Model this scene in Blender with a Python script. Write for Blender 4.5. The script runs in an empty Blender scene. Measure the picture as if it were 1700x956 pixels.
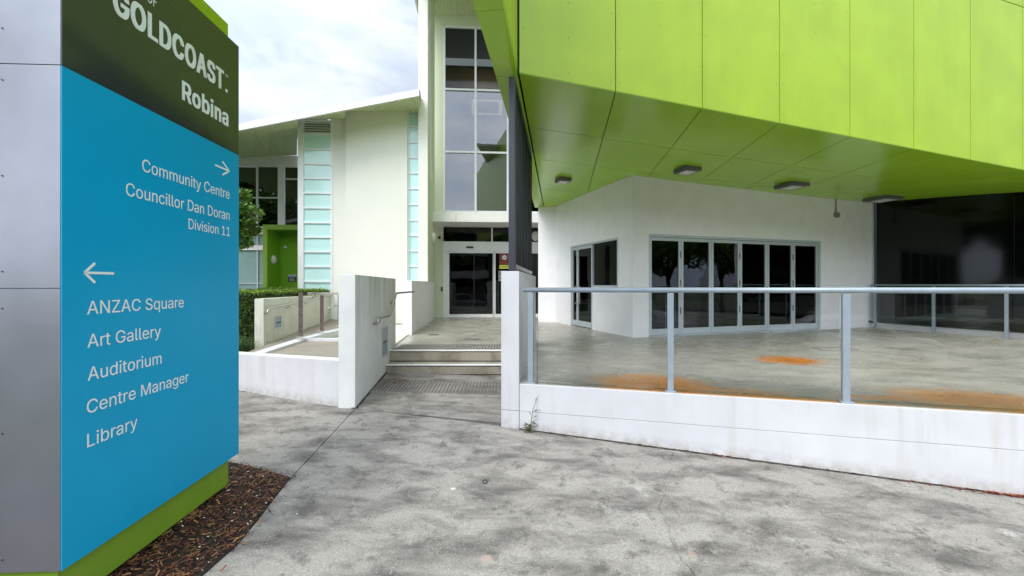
import bpy, bmesh, math, random, os
import numpy as np
from mathutils import Vector, Matrix, noise
from mathutils.geometry import delaunay_2d_cdt
random.seed(7)
sc = bpy.context.scene
C = sc.collection
R = math.radians

# ------------------------------------------------------------------ camera
F, CX, HY, HC = 690.0, 850.0, 472.0, 1.12      # focal px, principal x, horizon y (of the 1700x956 photo), eye height over the terrace
cd = bpy.data.cameras.new('camera'); cam = bpy.data.objects.new('camera', cd); C.objects.link(cam)
cam.location = (0, 0, HC); cam.rotation_euler = (R(90), 0, 0)
cd.sensor_width = 36; cd.lens = 36*F/1700; cd.shift_y = -6/1700; cd.clip_start = 0.05; cd.clip_end = 3000
sc.camera = cam

# ------------------------------------------------------------------ sky, sun, exposure
SUN_EL, SUN_AZ = 50.0, 212.0                   # azimuth measured clockwise from +Y
w = bpy.data.worlds.new('World'); sc.world = w; w.use_nodes = True
nt = w.node_tree; N = nt.nodes; L = nt.links
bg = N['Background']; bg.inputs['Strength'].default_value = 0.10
sky = N.new('ShaderNodeTexSky'); sky.sky_type = 'NISHITA'; sky.sun_disc = False
sky.sun_elevation = R(SUN_EL); sky.sun_rotation = R(SUN_AZ); sky.air_density = 1.0; sky.dust_density = 2.0
tc = N.new('ShaderNodeTexCoord'); mp = N.new('ShaderNodeMapping'); mp.inputs['Scale'].default_value = (1, 1, 2.4)
L.new(tc.outputs['Generated'], mp.inputs['Vector'])
n1 = N.new('ShaderNodeTexNoise'); n1.inputs['Scale'].default_value = 3.2; n1.inputs['Detail'].default_value = 9; n1.inputs['Roughness'].default_value = .58
n1.inputs['Distortion'].default_value = .5
L.new(mp.outputs['Vector'], n1.inputs['Vector'])
r1 = N.new('ShaderNodeValToRGB'); r1.color_ramp.elements[0].position = .14; r1.color_ramp.elements[1].position = .42
L.new(n1.outputs['Fac'], r1.inputs['Fac'])
n2 = N.new('ShaderNodeTexNoise'); n2.inputs['Scale'].default_value = 5; n2.inputs['Detail'].default_value = 8
L.new(mp.outputs['Vector'], n2.inputs['Vector'])
r2 = N.new('ShaderNodeValToRGB')
r2.color_ramp.elements[0].position = .36; r2.color_ramp.elements[0].color = (.62, .72, .88, 1)
r2.color_ramp.elements[1].position = .60; r2.color_ramp.elements[1].color = (.86, .92, 1.0, 1)
L.new(n2.outputs['Fac'], r2.inputs['Fac'])
cm = N.new('ShaderNodeMix'); cm.data_type = 'RGBA'; cm.blend_type = 'MULTIPLY'; cm.inputs[0].default_value = 1
L.new(r2.outputs['Color'], cm.inputs[6]); cm.inputs[7].default_value = (4.15, 4.12, 4.1, 1)
mx = N.new('ShaderNodeMix'); mx.data_type = 'RGBA'
L.new(r1.outputs['Color'], mx.inputs[0]); L.new(sky.outputs['Color'], mx.inputs[6]); L.new(cm.outputs[2], mx.inputs[7])
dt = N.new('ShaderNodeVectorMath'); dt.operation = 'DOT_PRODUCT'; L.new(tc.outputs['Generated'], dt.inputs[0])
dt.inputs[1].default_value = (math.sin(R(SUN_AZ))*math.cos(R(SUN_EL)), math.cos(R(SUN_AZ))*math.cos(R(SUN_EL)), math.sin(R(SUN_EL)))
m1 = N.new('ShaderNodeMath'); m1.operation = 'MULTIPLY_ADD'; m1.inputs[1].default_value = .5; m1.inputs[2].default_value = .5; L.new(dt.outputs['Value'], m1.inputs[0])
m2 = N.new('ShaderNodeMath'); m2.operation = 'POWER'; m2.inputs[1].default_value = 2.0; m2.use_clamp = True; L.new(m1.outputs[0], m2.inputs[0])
m3 = N.new('ShaderNodeMath'); m3.operation = 'MULTIPLY_ADD'; m3.inputs[1].default_value = 3.1; m3.inputs[2].default_value = .42; L.new(m2.outputs[0], m3.inputs[0])  # sky made brighter on its unseen sun side to lift the shaded walls
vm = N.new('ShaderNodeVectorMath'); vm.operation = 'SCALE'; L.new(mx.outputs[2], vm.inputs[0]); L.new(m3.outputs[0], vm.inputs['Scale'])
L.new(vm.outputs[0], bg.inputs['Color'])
sl = bpy.data.lights.new('sun', 'SUN'); sl.energy = 1.0; sl.angle = R(30); sl.color = (1, .955, .89)
so = bpy.data.objects.new('sun', sl); C.objects.link(so)
sd = Vector((math.sin(R(SUN_AZ))*math.cos(R(SUN_EL)), math.cos(R(SUN_AZ))*math.cos(R(SUN_EL)), math.sin(R(SUN_EL))))
so.rotation_euler = sd.to_track_quat('Z', 'Y').to_euler(); so.location = sd*30
vs = sc.view_settings; vs.view_transform = 'Standard'; vs.look = 'None'; vs.exposure = 1.27; vs.gamma = 1
sc.cycles.diffuse_bounces = 8; sc.cycles.max_bounces = 14; sc.cycles.transparent_max_bounces = 16

# ------------------------------------------------------------------ geometry helpers
def k_(x): return (x-CX)/F
def atY(x, y, Y): return Vector((k_(x)*Y, Y, HC+(HY-y)/F*Y))
def atZ(x, y, z=0.0):
    Y = (HC-z)*F/(y-HY); return Vector((k_(x)*Y, Y, z))
GA, GB, GC = -.7765, -.0293, .0594             # the footpath falls to the right and towards the road
def gz(X, Y): return GA+GB*max(-16, min(16, X))+GC*max(-7, min(8, Y))
def G(x, y, dz=0.0):
    d = (HY-y)/F; Y = (GA+dz-HC)/(d-GB*k_(x)-GC); return Vector((k_(x)*Y, Y, HC+d*Y))

class Pl:
    """a vertical plane: s metres along it, z up, o metres out of it towards the camera side"""
    def __init__(self, p, d):
        self.p = Vector((p[0], p[1])); self.d = Vector(d).normalized()
        n = Vector((self.d.y, -self.d.x))
        if n.dot(-self.p) < 0: n = -n
        self.n = n
    def sx(self, x, o=0):
        k = k_(x); p = self.p+self.n*o
        return (k*p.y-p.x)/(self.d.x-k*self.d.y)
    def hit(self, x, y, o=0):
        s = self.sx(x, o); Y = self.p.y+self.n.y*o+s*self.d.y
        return s, HC+(HY-y)/F*Y
    def w(self, s, z, o=0):
        q = self.p+self.d*s+self.n*o; return Vector((q.x, q.y, z))

def face(bm, vs_): 
    try: return bm.faces.new(vs_)
    except ValueError: return None
def hexa(bm, c, bev=0.0):
    """c: 8 corners, bottom ring then top ring"""
    v = [bm.verts.new(p) for p in c]
    fs = []
    for q in ((0,3,2,1),(4,5,6,7),(0,1,5,4),(1,2,6,5),(2,3,7,6),(3,0,4,7)):
        fs.append(face(bm, [v[i] for i in q]))
    if bev > 0:
        es = list({e for f in fs if f for e in f.edges})
        bmesh.ops.bevel(bm, geom=es, offset=bev, segments=2, affect='EDGES', profile=.6)
def pbox(bm, pl, s0, s1, z0, z1, o0, o1, bev=0.0):
    hexa(bm, [pl.w(s0,z0,o0), pl.w(s1,z0,o0), pl.w(s1,z0,o1), pl.w(s0,z0,o1),
              pl.w(s0,z1,o0), pl.w(s1,z1,o0), pl.w(s1,z1,o1), pl.w(s0,z1,o1)], bev)
def box(bm, x0, x1, y0, y1, z0, z1, bev=0.0):
    hexa(bm, [Vector(p) for p in ((x0,y0,z0),(x1,y0,z0),(x1,y1,z0),(x0,y1,z0),(x0,y0,z1),(x1,y0,z1),(x1,y1,z1),(x0,y1,z1))], bev)
def prism(bm, poly, zt, zb):
    """poly: plan points; zt / zb: heights or functions of (x, y)"""
    f = lambda z, p: z(p[0], p[1]) if callable(z) else z
    t = [bm.verts.new((p[0], p[1], f(zt, p))) for p in poly]
    b = [bm.verts.new((p[0], p[1], f(zb, p))) for p in poly]
    face(bm, t); face(bm, b[::-1])
    n = len(poly)
    for i in range(n): face(bm, (t[i], b[i], b[(i+1) % n], t[(i+1) % n]))
def tube(bm, pts, r, n=10, cap=True):
    pts = [Vector(p) for p in pts]; rings = []
    rr = r if isinstance(r, (list, tuple)) else [r]*len(pts)
    up = Vector((0, 0, 1)); ref = None
    for i, p in enumerate(pts):
        t = (pts[min(i+1, len(pts)-1)]-pts[max(i-1, 0)])
        if t.length < 1e-9: t = up.copy()
        t.normalize()
        if ref is None: ref = t.orthogonal().normalized()
        a = (ref-t*ref.dot(t))
        a = a.normalized() if a.length > 1e-6 else t.orthogonal().normalized()
        ref = a; b = t.cross(a)
        rings.append([bm.verts.new(p+(a*math.cos(2*math.pi*j/n)+b*math.sin(2*math.pi*j/n))*rr[i]) for j in range(n)])
    for i in range(len(rings)-1):
        for j in range(n):
            f = face(bm, (rings[i][j], rings[i][(j+1) % n], rings[i+1][(j+1) % n], rings[i+1][j]))
            if f: f.smooth = True
    if cap: face(bm, rings[0][::-1]); face(bm, rings[-1])
def bend(pts, r=.04, n=5):
    """round the corners of a polyline"""
    pts = [Vector(p) for p in pts]; out = [pts[0]]
    for i in range(1, len(pts)-1):
        p = pts[i]; a = (pts[i-1]-p); b = (pts[i+1]-p); q = min(r, a.length*.45, b.length*.45)
        a = p+a.normalized()*q; b = p+b.normalized()*q
        for j in range(n+1):
            t = j/n; out.append(a*(1-t)**2+p*2*t*(1-t)+b*t*t)
    out.append(pts[-1]); return out
def clip(poly, a, b, off=0.0):
    """keep the part of a plan polygon left of the line a->b, moved off metres inwards"""
    a = Vector(a[:2]); b = Vector(b[:2]); d = (b-a).normalized(); n = Vector((-d.y, d.x)); a = a+n*off
    out = []
    for i in range(len(poly)):
        p = Vector(poly[i][:2]); q = Vector(poly[(i+1) % len(poly)][:2]); dp = (p-a).dot(n); dq = (q-a).dot(n)
        if dp >= 0: out.append(p)
        if (dp > 0 and dq < 0) or (dp < 0 and dq > 0): out.append(p+(q-p)*(dp/(dp-dq)))
    return out

def top(o):
    while o.parent: o = o.parent
    return o
def part(name, bm, mat, parent, label=None, kind=None, smooth=False):
    me = bpy.data.meshes.new(name)
    bmesh.ops.recalc_face_normals(bm, faces=bm.faces)
    off = Vector((0,0,0)); q = parent
    while q is not None: off = off+q.location; q = q.parent
    bm.transform(Matrix.Translation(-off)); bm.to_mesh(me); bm.free()
    if smooth:
        for p in me.polygons: p.use_smooth = True
    me.materials.append(mat)
    o = bpy.data.objects.new(name, me); C.objects.link(o); o.parent = parent
    if label: o['label'] = label
    if kind: o['kind'] = kind
    return o
def thing(name, loc, label, cat, group=None, kind=None):
    o = bpy.data.objects.new(name, None); C.objects.link(o); o.location = loc; o.empty_display_size = .2
    if label: o['label'] = label
    if cat: o['category'] = cat
    if group: o['group'] = group
    if kind: o['kind'] = kind
    return o
def solo(name, bm, mat, label, cat=None, group=None, kind=None, smooth=False):
    """a top-level thing that is one mesh, its origin at the middle of its base"""
    bmesh.ops.recalc_face_normals(bm, faces=bm.faces)
    vs_ = [v.co for v in bm.verts]
    lo = Vector([min(v[i] for v in vs_) for i in range(3)]); hi = Vector([max(v[i] for v in vs_) for i in range(3)])
    b = Vector(((lo.x+hi.x)/2, (lo.y+hi.y)/2, lo.z)); bm.transform(Matrix.Translation(-b))
    me = bpy.data.meshes.new(name); bm.to_mesh(me); bm.free()
    if smooth:
        for p in me.polygons: p.use_smooth = True
    me.materials.append(mat); o = bpy.data.objects.new(name, me); C.objects.link(o); o.location = b
    if label: o['label'] = label
    if cat: o['category'] = cat
    if group: o['group'] = group
    if kind: o['kind'] = kind
    return o
def BM(): return bmesh.new()
def dup(root, loc, label=None, group=None, rot=None):
    r = root.copy(); C.objects.link(r); r.location = loc
    if rot is not None: r.rotation_euler = rot
    if label: r['label'] = label
    if group: r['group'] = group
    def rec(src, dst):
        for ch in list(src.children):
            c = ch.copy(); C.objects.link(c); c.parent = dst; rec(ch, c)
    rec(root, r); return r

# ------------------------------------------------------------------ materials
def mat(name, col, rough=.5, metal=0.0, var=.06, vscale=3.0, bump=0.0, bscale=60.0, spec=.5, streak=None, streak_col=None, coat=0.0, speck=0.0, bdist=.01):
    m = bpy.data.materials.new(name); m.use_nodes = True
    N = m.node_tree.nodes; L = m.node_tree.links; P = N['Principled BSDF']
    P.inputs['Roughness'].default_value = rough; P.inputs['Metallic'].default_value = metal
    P.inputs['Specular IOR Level'].default_value = spec; P.inputs['Coat Weight'].default_value = coat; P.inputs['Coat Roughness'].default_value = .08
    geo = N.new('ShaderNodeNewGeometry'); pos = geo.outputs['Position']
    def noi(scale, det=5, vec=None, rg=.55):
        n = N.new('ShaderNodeTexNoise'); n.inputs['Scale'].default_value = scale; n.inputs['Detail'].default_value = det; n.inputs['Roughness'].default_value = rg
        L.new(vec or pos, n.inputs['Vector']); return n.outputs['Fac']
    def ramp(fac, p0, p1, c0=(0,0,0,1), c1=(1,1,1,1)):
        r = N.new('ShaderNodeValToRGB'); e = r.color_ramp.elements
        e[0].position = p0; e[1].position = p1; e[0].color = c0; e[1].color = c1; L.new(fac, r.inputs['Fac']); return r.outputs['Color']
    def mix(fac, a, b, mode='MIX'):
        x = N.new('ShaderNodeMix'); x.data_type = 'RGBA'; x.blend_type = mode
        for s, v in ((x.inputs[0], fac), (x.inputs[6], a), (x.inputs[7], b)):
            if isinstance(v, (int, float)): s.default_value = v
            elif isinstance(v, tuple): s.default_value = v if len(v) == 4 else (*v, 1)
            else: L.new(v, s)
        return x.outputs[2]
    lo = tuple(max(0, c*(1-var*1.6)) for c in col); hi = tuple(min(1, c*(1+var)) for c in col)
    c = mix(ramp(noi(vscale), .3, .7), lo, hi)
    if speck: c = mix(ramp(noi(170, 2), .62, .72), c, tuple(x*speck for x in col))
    if streak:
        mp = N.new('ShaderNodeMapping'); mp.inputs['Scale'].default_value = (1, 1, .06); L.new(pos, mp.inputs['Vector'])
        f = ramp(noi(streak[0], 6, mp.outputs['Vector'], .6), streak[1], streak[2])
        g = mix(1.0, f, ramp(noi(1.7, 3), .35, .65), 'MULTIPLY')
        c = mix(g, c, streak_col)
    L.new(c, P.inputs['Base Color'])
    if bump:
        b = N.new('ShaderNodeBump'); b.inputs['Strength'].default_value = bump; b.inputs['Distance'].default_value = bdist
        L.new(noi(bscale, 6), b.inputs['Height']); L.new(b.outputs['Normal'], P.inputs['Normal'])
    m['h'] = 1
    m.node_tree['x'] = 1
    return m, dict(N=N, L=L, P=P, pos=pos, noi=noi, ramp=ramp, mix=mix, col=c)

def glass(name, tint, trans, ior=1.5, rough=0.0, wav=0.0):
    """a pane: part of the light goes straight through, tinted; the rest is a Fresnel mirror"""
    m = bpy.data.materials.new(name); m.use_nodes = True; N = m.node_tree.nodes; L = m.node_tree.links
    N.remove(N['Principled BSDF']); out = N['Material Output']
    t = N.new('ShaderNodeBsdfTransparent'); t.inputs['Color'].default_value = (*[c*trans for c in tint], 1)
    g = N.new('ShaderNodeBsdfGlossy'); g.inputs['Roughness'].default_value = rough; g.inputs['Color'].default_value = (.93, .96, 1, 1)
    fr = N.new('ShaderNodeFresnel'); fr.inputs['IOR'].default_value = ior
    mx = N.new('ShaderNodeMixShader'); L.new(fr.outputs['Fac'], mx.inputs[0]); L.new(t.outputs[0], mx.inputs[1]); L.new(g.outputs[0], mx.inputs[2])
    if wav:
        n = N.new('ShaderNodeTexNoise'); n.inputs['Scale'].default_value = 1.3; gg = N.new('ShaderNodeNewGeometry'); L.new(gg.outputs['Position'], n.inputs['Vector'])
        b = N.new('ShaderNodeBump'); b.inputs['Strength'].default_value = wav; b.inputs['Distance'].default_value = .02
        L.new(n.outputs['Fac'], b.inputs['Height']); L.new(b.outputs['Normal'], g.inputs['Normal'])
    L.new(mx.outputs[0], out.inputs['Surface']); return m

MT = {}
MT['white'], hw = mat('white_render', (.59, .59, .61), .6, var=.05, vscale=2.2, bump=.25, bscale=90, bdist=.004, streak=(8, .50, .78), streak_col=(.47, .45, .40))
def foot_grime_shade(h, colr):
    # grime with contact shade painted in: fades with height over the sloping ground
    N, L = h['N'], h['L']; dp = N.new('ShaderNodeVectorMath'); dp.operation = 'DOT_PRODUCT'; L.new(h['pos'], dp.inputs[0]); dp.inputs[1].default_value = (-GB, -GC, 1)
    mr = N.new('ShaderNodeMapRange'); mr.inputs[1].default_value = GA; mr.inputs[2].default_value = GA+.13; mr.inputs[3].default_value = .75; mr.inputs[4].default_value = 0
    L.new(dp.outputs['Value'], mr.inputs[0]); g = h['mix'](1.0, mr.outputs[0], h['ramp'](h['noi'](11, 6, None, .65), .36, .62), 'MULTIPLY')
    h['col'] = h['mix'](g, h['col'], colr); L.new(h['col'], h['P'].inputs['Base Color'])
foot_grime_shade(hw, (.30, .27, .22))
MT['white_wall'], _ = mat('white_wall_render', (.87, .855, .875), .65, var=.03, bump=.25, bscale=110, bdist=.004)
MT['stained'], hs = mat('stained_white_render', (.74, .75, .73), .65, var=.05, bump=.3, bscale=90, bdist=.004)
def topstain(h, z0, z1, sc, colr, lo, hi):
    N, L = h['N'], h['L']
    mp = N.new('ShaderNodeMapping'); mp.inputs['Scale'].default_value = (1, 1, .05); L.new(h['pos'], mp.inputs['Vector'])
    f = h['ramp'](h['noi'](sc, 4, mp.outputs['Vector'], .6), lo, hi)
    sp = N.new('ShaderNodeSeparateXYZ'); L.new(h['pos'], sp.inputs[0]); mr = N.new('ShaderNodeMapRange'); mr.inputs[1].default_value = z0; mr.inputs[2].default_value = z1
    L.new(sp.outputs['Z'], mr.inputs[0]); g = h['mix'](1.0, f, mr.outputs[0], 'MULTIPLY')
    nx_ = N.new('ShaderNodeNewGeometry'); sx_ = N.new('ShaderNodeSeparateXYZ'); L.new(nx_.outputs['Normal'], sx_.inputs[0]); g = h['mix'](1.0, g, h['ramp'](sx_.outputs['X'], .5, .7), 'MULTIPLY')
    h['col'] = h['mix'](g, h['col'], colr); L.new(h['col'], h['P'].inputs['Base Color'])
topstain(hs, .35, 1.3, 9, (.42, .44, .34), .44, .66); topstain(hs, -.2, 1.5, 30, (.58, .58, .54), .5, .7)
MT['old_white'], _ = mat('weathered_beige_render', (.66, .66, .57), .65, var=.06, bump=.3, bscale=90, bdist=.004, streak=(16, .50, .74), streak_col=(.42, .43, .30))
MT['cream'], _ = mat('cream_render', (.78, .775, .71), .7, var=.02, vscale=.8, bump=.2, bscale=120, bdist=.003)
MT['greenbounce'], _ = mat('green_bounce_render', (.64, .68, .50), .65, var=.04, vscale=.8, bump=.2, bscale=120, bdist=.003)  # white walls with the green bounce light put into their colour
MT['whiteframe'], _ = mat('white_powdercoat', (.80, .81, .82), .35, var=.02)
MT['fascia'], _ = mat('cream_white_metal', (.82, .81, .78), .45, var=.02)
MT['greyframe'], _ = mat('pale_grey_aluminium', (.52, .57, .60), .35, metal=.1, var=.04)
MT['rail'], _ = mat('grey_blue_powdercoat', (.30, .355, .40), .32, metal=.15, var=.05, vscale=12)
MT['steel'], _ = mat('stainless_steel', (.50, .48, .44), .28, metal=.9, var=.12, vscale=25)
MT['brownsteel'], _ = mat('tea_stained_steel', (.17, .12, .11), .4, metal=.5, var=.3, vscale=18)
MT['dark'], _ = mat('charcoal_metal', (.035, .04, .055), .42, var=.1)
MT['mesh'], _ = mat('charcoal_shade_cloth', (.045, .047, .05), .8, var=.25, vscale=2.5, bump=.4, bscale=9, bdist=.02)
MT['black'], _ = mat('black_plastic', (.012, .012, .013), .4)
MT['blind'], _ = mat('charcoal_blind_fabric', (.07, .078, .072), .9, var=.5, vscale=1.5)
MT['interior'], _ = mat('dark_interior_paint', (.22, .21, .22), .8, var=.2, vscale=1.0)
MT['purple'], _ = mat('plum_curtain_cloth', (.40, .07, .20), .85, var=.4, vscale=6)
MT['silver'], gs = mat('brushed_silver_laminate', (.27, .28, .315), .27, metal=.6, var=.05, vscale=5)
MT['blue'], _ = mat('blue_sign_vinyl', (.0, .35, .62), .30, var=.03, vscale=1.5, spec=.25)
MT['deepgreen'], _ = mat('dark_green_sign_vinyl', (.030, .038, .036), .12, var=.06, spec=.6)
MT['lettering'], _ = mat('reflective_white_vinyl', (.80, .87, .85), .5, var=.02)
MT['signgreen'], _ = mat('green_plinth_paint', (.20, .36, .025), .4, var=.05)
MT['lime'], gl = mat('lime_composite_panel', (.335, .49, .014), .32, var=.06, vscale=1.6, bump=.03, bscale=3, spec=.45, streak=(5, .45, .8), streak_col=(.285, .42, .014))
MT['limesoffit'], gl2 = mat('lime_soffit_panel', (.36, .62, .03), .22, var=.05, vscale=1.1, bump=.05, bscale=1.2, spec=.6, bdist=.05)
MT['olive'], _ = mat('olive_lime_panel', (.24, .34, .012), .35, var=.05)
MT['seam'], _ = mat('dark_panel_backing', (.012, .018, .008), .8)
MT['portal'], _ = mat('bright_green_render', (.20, .46, .012), .6, var=.03, bump=.2, bscale=100, bdist=.003)
MT['portalrim'], _ = mat('green_portal_edge', (.26, .42, .05), .5, var=.03)
MT['teal'], _ = mat('pale_teal_back_painted_glass', (.56, .82, .80), .10, var=.02, vscale=1.2, spec=.7)
MT['frost'], _ = mat('frosted_teal_glass', (.25, .38, .38), .25, var=.08, vscale=2)
MT['soffitwhite'], _ = mat('eave_lining', (.60, .66, .38), .6, var=.03)
MT['soil'], _ = mat('dark_soil', (.035, .024, .015), .95, var=.5, vscale=20, bump=.8, bscale=50, bdist=.02)
MT['grout'], _ = mat('joint_dirt', (.05, .045, .038), .95, var=.5, vscale=15)
MT['ballast'], _ = mat('roof_sheet', (.6, .6, .6), .6)
MT['asphalt'], _ = mat('asphalt', (.05, .05, .052), .85, var=.25, vscale=3, bump=.5, bscale=200, bdist=.005)
MT['turf'], _ = mat('grass_ground', (.06, .09, .025), .95, var=.5, vscale=5, bump=.8, bscale=60, bdist=.03)
MT['bark'], _ = mat('bark', (.10, .075, .055), .9, var=.4, vscale=14, bump=.7, bscale=40, bdist=.02)
MT['stoneedge'], _ = mat('aluminium_step_nosing', (.85, .85, .84), .5, metal=.0, var=.05, vscale=20)
MT['tactile'], _ = mat('stainless_tactile_stud', (.13, .12, .11), .45, metal=.3, var=.25, vscale=20)
MT['pebble'], _ = mat('white_pebble', (.75, .75, .72), .7)
MT['orange'], _ = mat('dry_leaf', (.33, .10, .04), .8, var=.5, vscale=40)
MT['glass'] = glass('tinted_window_glass', (.60, .60, .64), .55, 1.5, wav=.10)
MT['mirror'] = glass('reflective_window_glass', (.40, .42, .46), .25, 2.3, wav=.12)
MT['clear'] = glass('balustrade_glass', (1, 1, 1), 1.0, 1.45)
MT['darkglass'] = glass('dark_screen_glass', (.55, .58, .56), .75, 1.38, rough=.07, wav=.06)
def emis(name, col, s):
    m = bpy.data.materials.new(name); m.use_nodes = True; P = m.node_tree.nodes['Principled BSDF']
    P.inputs['Base Color'].default_value = (.8, .8, .8, 1); P.inputs['Emission Color'].default_value = (*col, 1); P.inputs['Emission Strength'].default_value = s; return m
MT['pendant'] = emis('lit_pendant', (1, .72, .36), 7)
MT['diffuser'], _ = mat('lamp_diffuser', (.75, .76, .70), .35)
MT['lampbody'], _ = mat('grey_lamp_housing', (.13, .13, .12), .5)

def leafmat(name, cols, trans=.25):
    m = bpy.data.materials.new(name); m.use_nodes = True; N = m.node_tree.nodes; L = m.node_tree.links; P = N['Principled BSDF']
    g = N.new('ShaderNodeNewGeometry'); r = N.new('ShaderNodeValToRGB'); L.new(g.outputs['Random Per Island'], r.inputs['Fac'])
    e = r.color_ramp.elements; e[0].color = (*cols[0], 1); e[1].color = (*cols[-1], 1)
    for i, c in enumerate(cols[1:-1]): x = e.new((i+1)/(len(cols)-1)); x.color = (*c, 1)
    L.new(r.outputs['Color'], P.inputs['Base Color']); P.inputs['Roughness'].default_value = .55
    if trans:
        t = N.new('ShaderNodeBsdfTranslucent'); L.new(r.outputs['Color'], t.inputs['Color']); mxs = N.new('ShaderNodeMixShader'); mxs.inputs[0].default_value = trans
        L.new(P.outputs[0], mxs.inputs[1]); L.new(t.outputs[0], mxs.inputs[2]); L.new(mxs.outputs[0], N['Material Output'].inputs['Surface'])
    return m
MT['leaf'] = leafmat('tree_leaf', [(.04, .09, .012), (.08, .17, .02), (.17, .28, .03)])
MT['hedge'] = leafmat('hedge_leaf', [(.02, .05, .01), (.05, .11, .015), (.16, .25, .03)])
MT['shoots'] = leafmat('young_hedge_leaf', [(.10, .17, .02), (.20, .32, .03), (.30, .42, .05)])
MT['grassy'] = leafmat('strap_leaf', [(.03, .07, .02), (.06, .12, .04), (.13, .19, .07)])
MT['weed'] = leafmat('weed_leaf', [(.05, .06, .02), (.10, .11, .04), (.14, .10, .05)])
MT['chip'] = leafmat('bark_chip', [(.012, .007, .005), (.035, .014, .008), (.09, .028, .014), (.22, .065, .028), (.40, .22, .08), (.05, .018, .010), (.14, .042, .020)], 0)
MT['litter'] = leafmat('dead_leaf', [(.06, .02, .012), (.22, .06, .03), (.38, .14, .07)], 0)

# concrete of the footpath: dark smudges, pale worn patches, exposed grit
def concrete(name, base, dark, pale, tint=None, rough=.85, sm=(.50, .68), det=5):
    m, h = mat(name, base, rough, var=.0)
    N, L, P, noi, ramp, mix, pos = h['N'], h['L'], h['P'], h['noi'], h['ramp'], h['mix'], h['pos']
    c = mix(ramp(noi(.9, 6), .32, .68), tuple(b*.90 for b in base), tuple(b*1.06 for b in base))
    mp = N.new('ShaderNodeMapping'); mp.inputs['Scale'].default_value = (1.0, 2.2, 1); mp.inputs['Rotation'].default_value = (0, 0, .5); L.new(pos, mp.inputs['Vector'])
    sN = N.new('ShaderNodeTexNoise'); sN.inputs['Scale'].default_value = 2.0; sN.inputs['Detail'].default_value = det; sN.inputs['Roughness'].default_value = .62; sN.inputs['Distortion'].default_value = .35
    L.new(mp.outputs[0], sN.inputs['Vector'])
    c = mix(ramp(sN.outputs['Fac'], sm[0], sm[1], c1=(.85, .85, .85, 1)), c, dark)
    c = mix(ramp(noi(2.6, 8, None, .7), .60, .74), c, pale)
    if det > 6: c = mix(ramp(noi(6.5, 9, None, .75), .54, .64, c1=(.7, .7, .7, 1)), c, dark)
    c = mix(1.0, c, ramp(noi(75, 3, None, .8), .3, .68, (.62, .62, .62, 1), (1.22, 1.22, 1.22, 1)), 'MULTIPLY')
    v = N.new('ShaderNodeTexVoronoi'); v.inputs['Scale'].default_value = 55; L.new(pos, v.inputs['Vector'])
    g = mix(1.0, ramp(v.outputs['Distance'], .10, .20, (1, 1, 1, 1), (0, 0, 0, 1)), ramp(noi(3.2, 4), .46, .66), 'MULTIPLY')
    c = mix(g, c, tuple(min(.8, b*1.9) for b in base))
    L.new(c, P.inputs['Base Color'])
    b = N.new('ShaderNodeBump'); b.inputs['Strength'].default_value = .55; b.inputs['Distance'].default_value = .006; L.new(noi(90, 4), b.inputs['Height']); L.new(b.outputs[0], P.inputs['Normal'])
    h['col'] = c; return m, h
def stains(h, spots, colr):
    N, L, mix, noi, ramp, pos = h['N'], h['L'], h['mix'], h['noi'], h['ramp'], h['pos']
    c = h['col']
    nn = N.new('ShaderNodeTexNoise'); nn.inputs['Scale'].default_value = 5; nn.inputs['Detail'].default_value = 7; nn.inputs['Roughness'].default_value = .7; L.new(pos, nn.inputs['Vector'])
    for (p, ang, a, b, amt) in spots:
        mp = N.new('ShaderNodeMapping'); mp.vector_type = 'TEXTURE'
        mp.inputs['Location'].default_value = p; mp.inputs['Rotation'].default_value = (0, 0, ang); mp.inputs['Scale'].default_value = (a, b, 1)
        L.new(pos, mp.inputs['Vector'])
        ln = N.new('ShaderNodeVectorMath'); ln.operation = 'LENGTH'; L.new(mp.outputs[0], ln.inputs[0])
        ad = N.new('ShaderNodeMath'); ad.operation = 'ADD'; L.new(ln.outputs['Value'], ad.inputs[0])
        ms = N.new('ShaderNodeMath'); ms.operation = 'MULTIPLY_ADD'; ms.inputs[1].default_value = 1.5; ms.inputs[2].default_value = -.75
        L.new(nn.outputs['Fac'], ms.inputs[0]); L.new(ms.outputs[0], ad.inputs[1])
        f = ramp(ad.outputs[0], .45, 1.05, (amt, amt, amt, 1), (0, 0, 0, 1))
        c = mix(f, c, colr)
    L.new(c, h['P'].inputs['Base Color']); h['col'] = c
MT['path'], _ = concrete('footpath_concrete', (.312, .290, .256), (.080, .072, .063), (.44, .415, .375), sm=(.43, .66), det=9)
stains(_, [(G(752, 811), .3, .028, .018, 1)], (.75, .73, .70)); stains(_, [(G(807, 927), .3, .05, .045, .8), (G(1150, 920), .3, .04, .05, .5)], (.36, .27, .22))
MT['ramp'], _ = concrete('ramp_concrete', (.30, .265, .215), (.20, .175, .14), (.36, .32, .27), sm=(.4, .8))
MT['riser'], hr = concrete('step_concrete', (.36, .33, .26), (.17, .14, .10), (.42, .39, .31), sm=(.48, .70))

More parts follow.
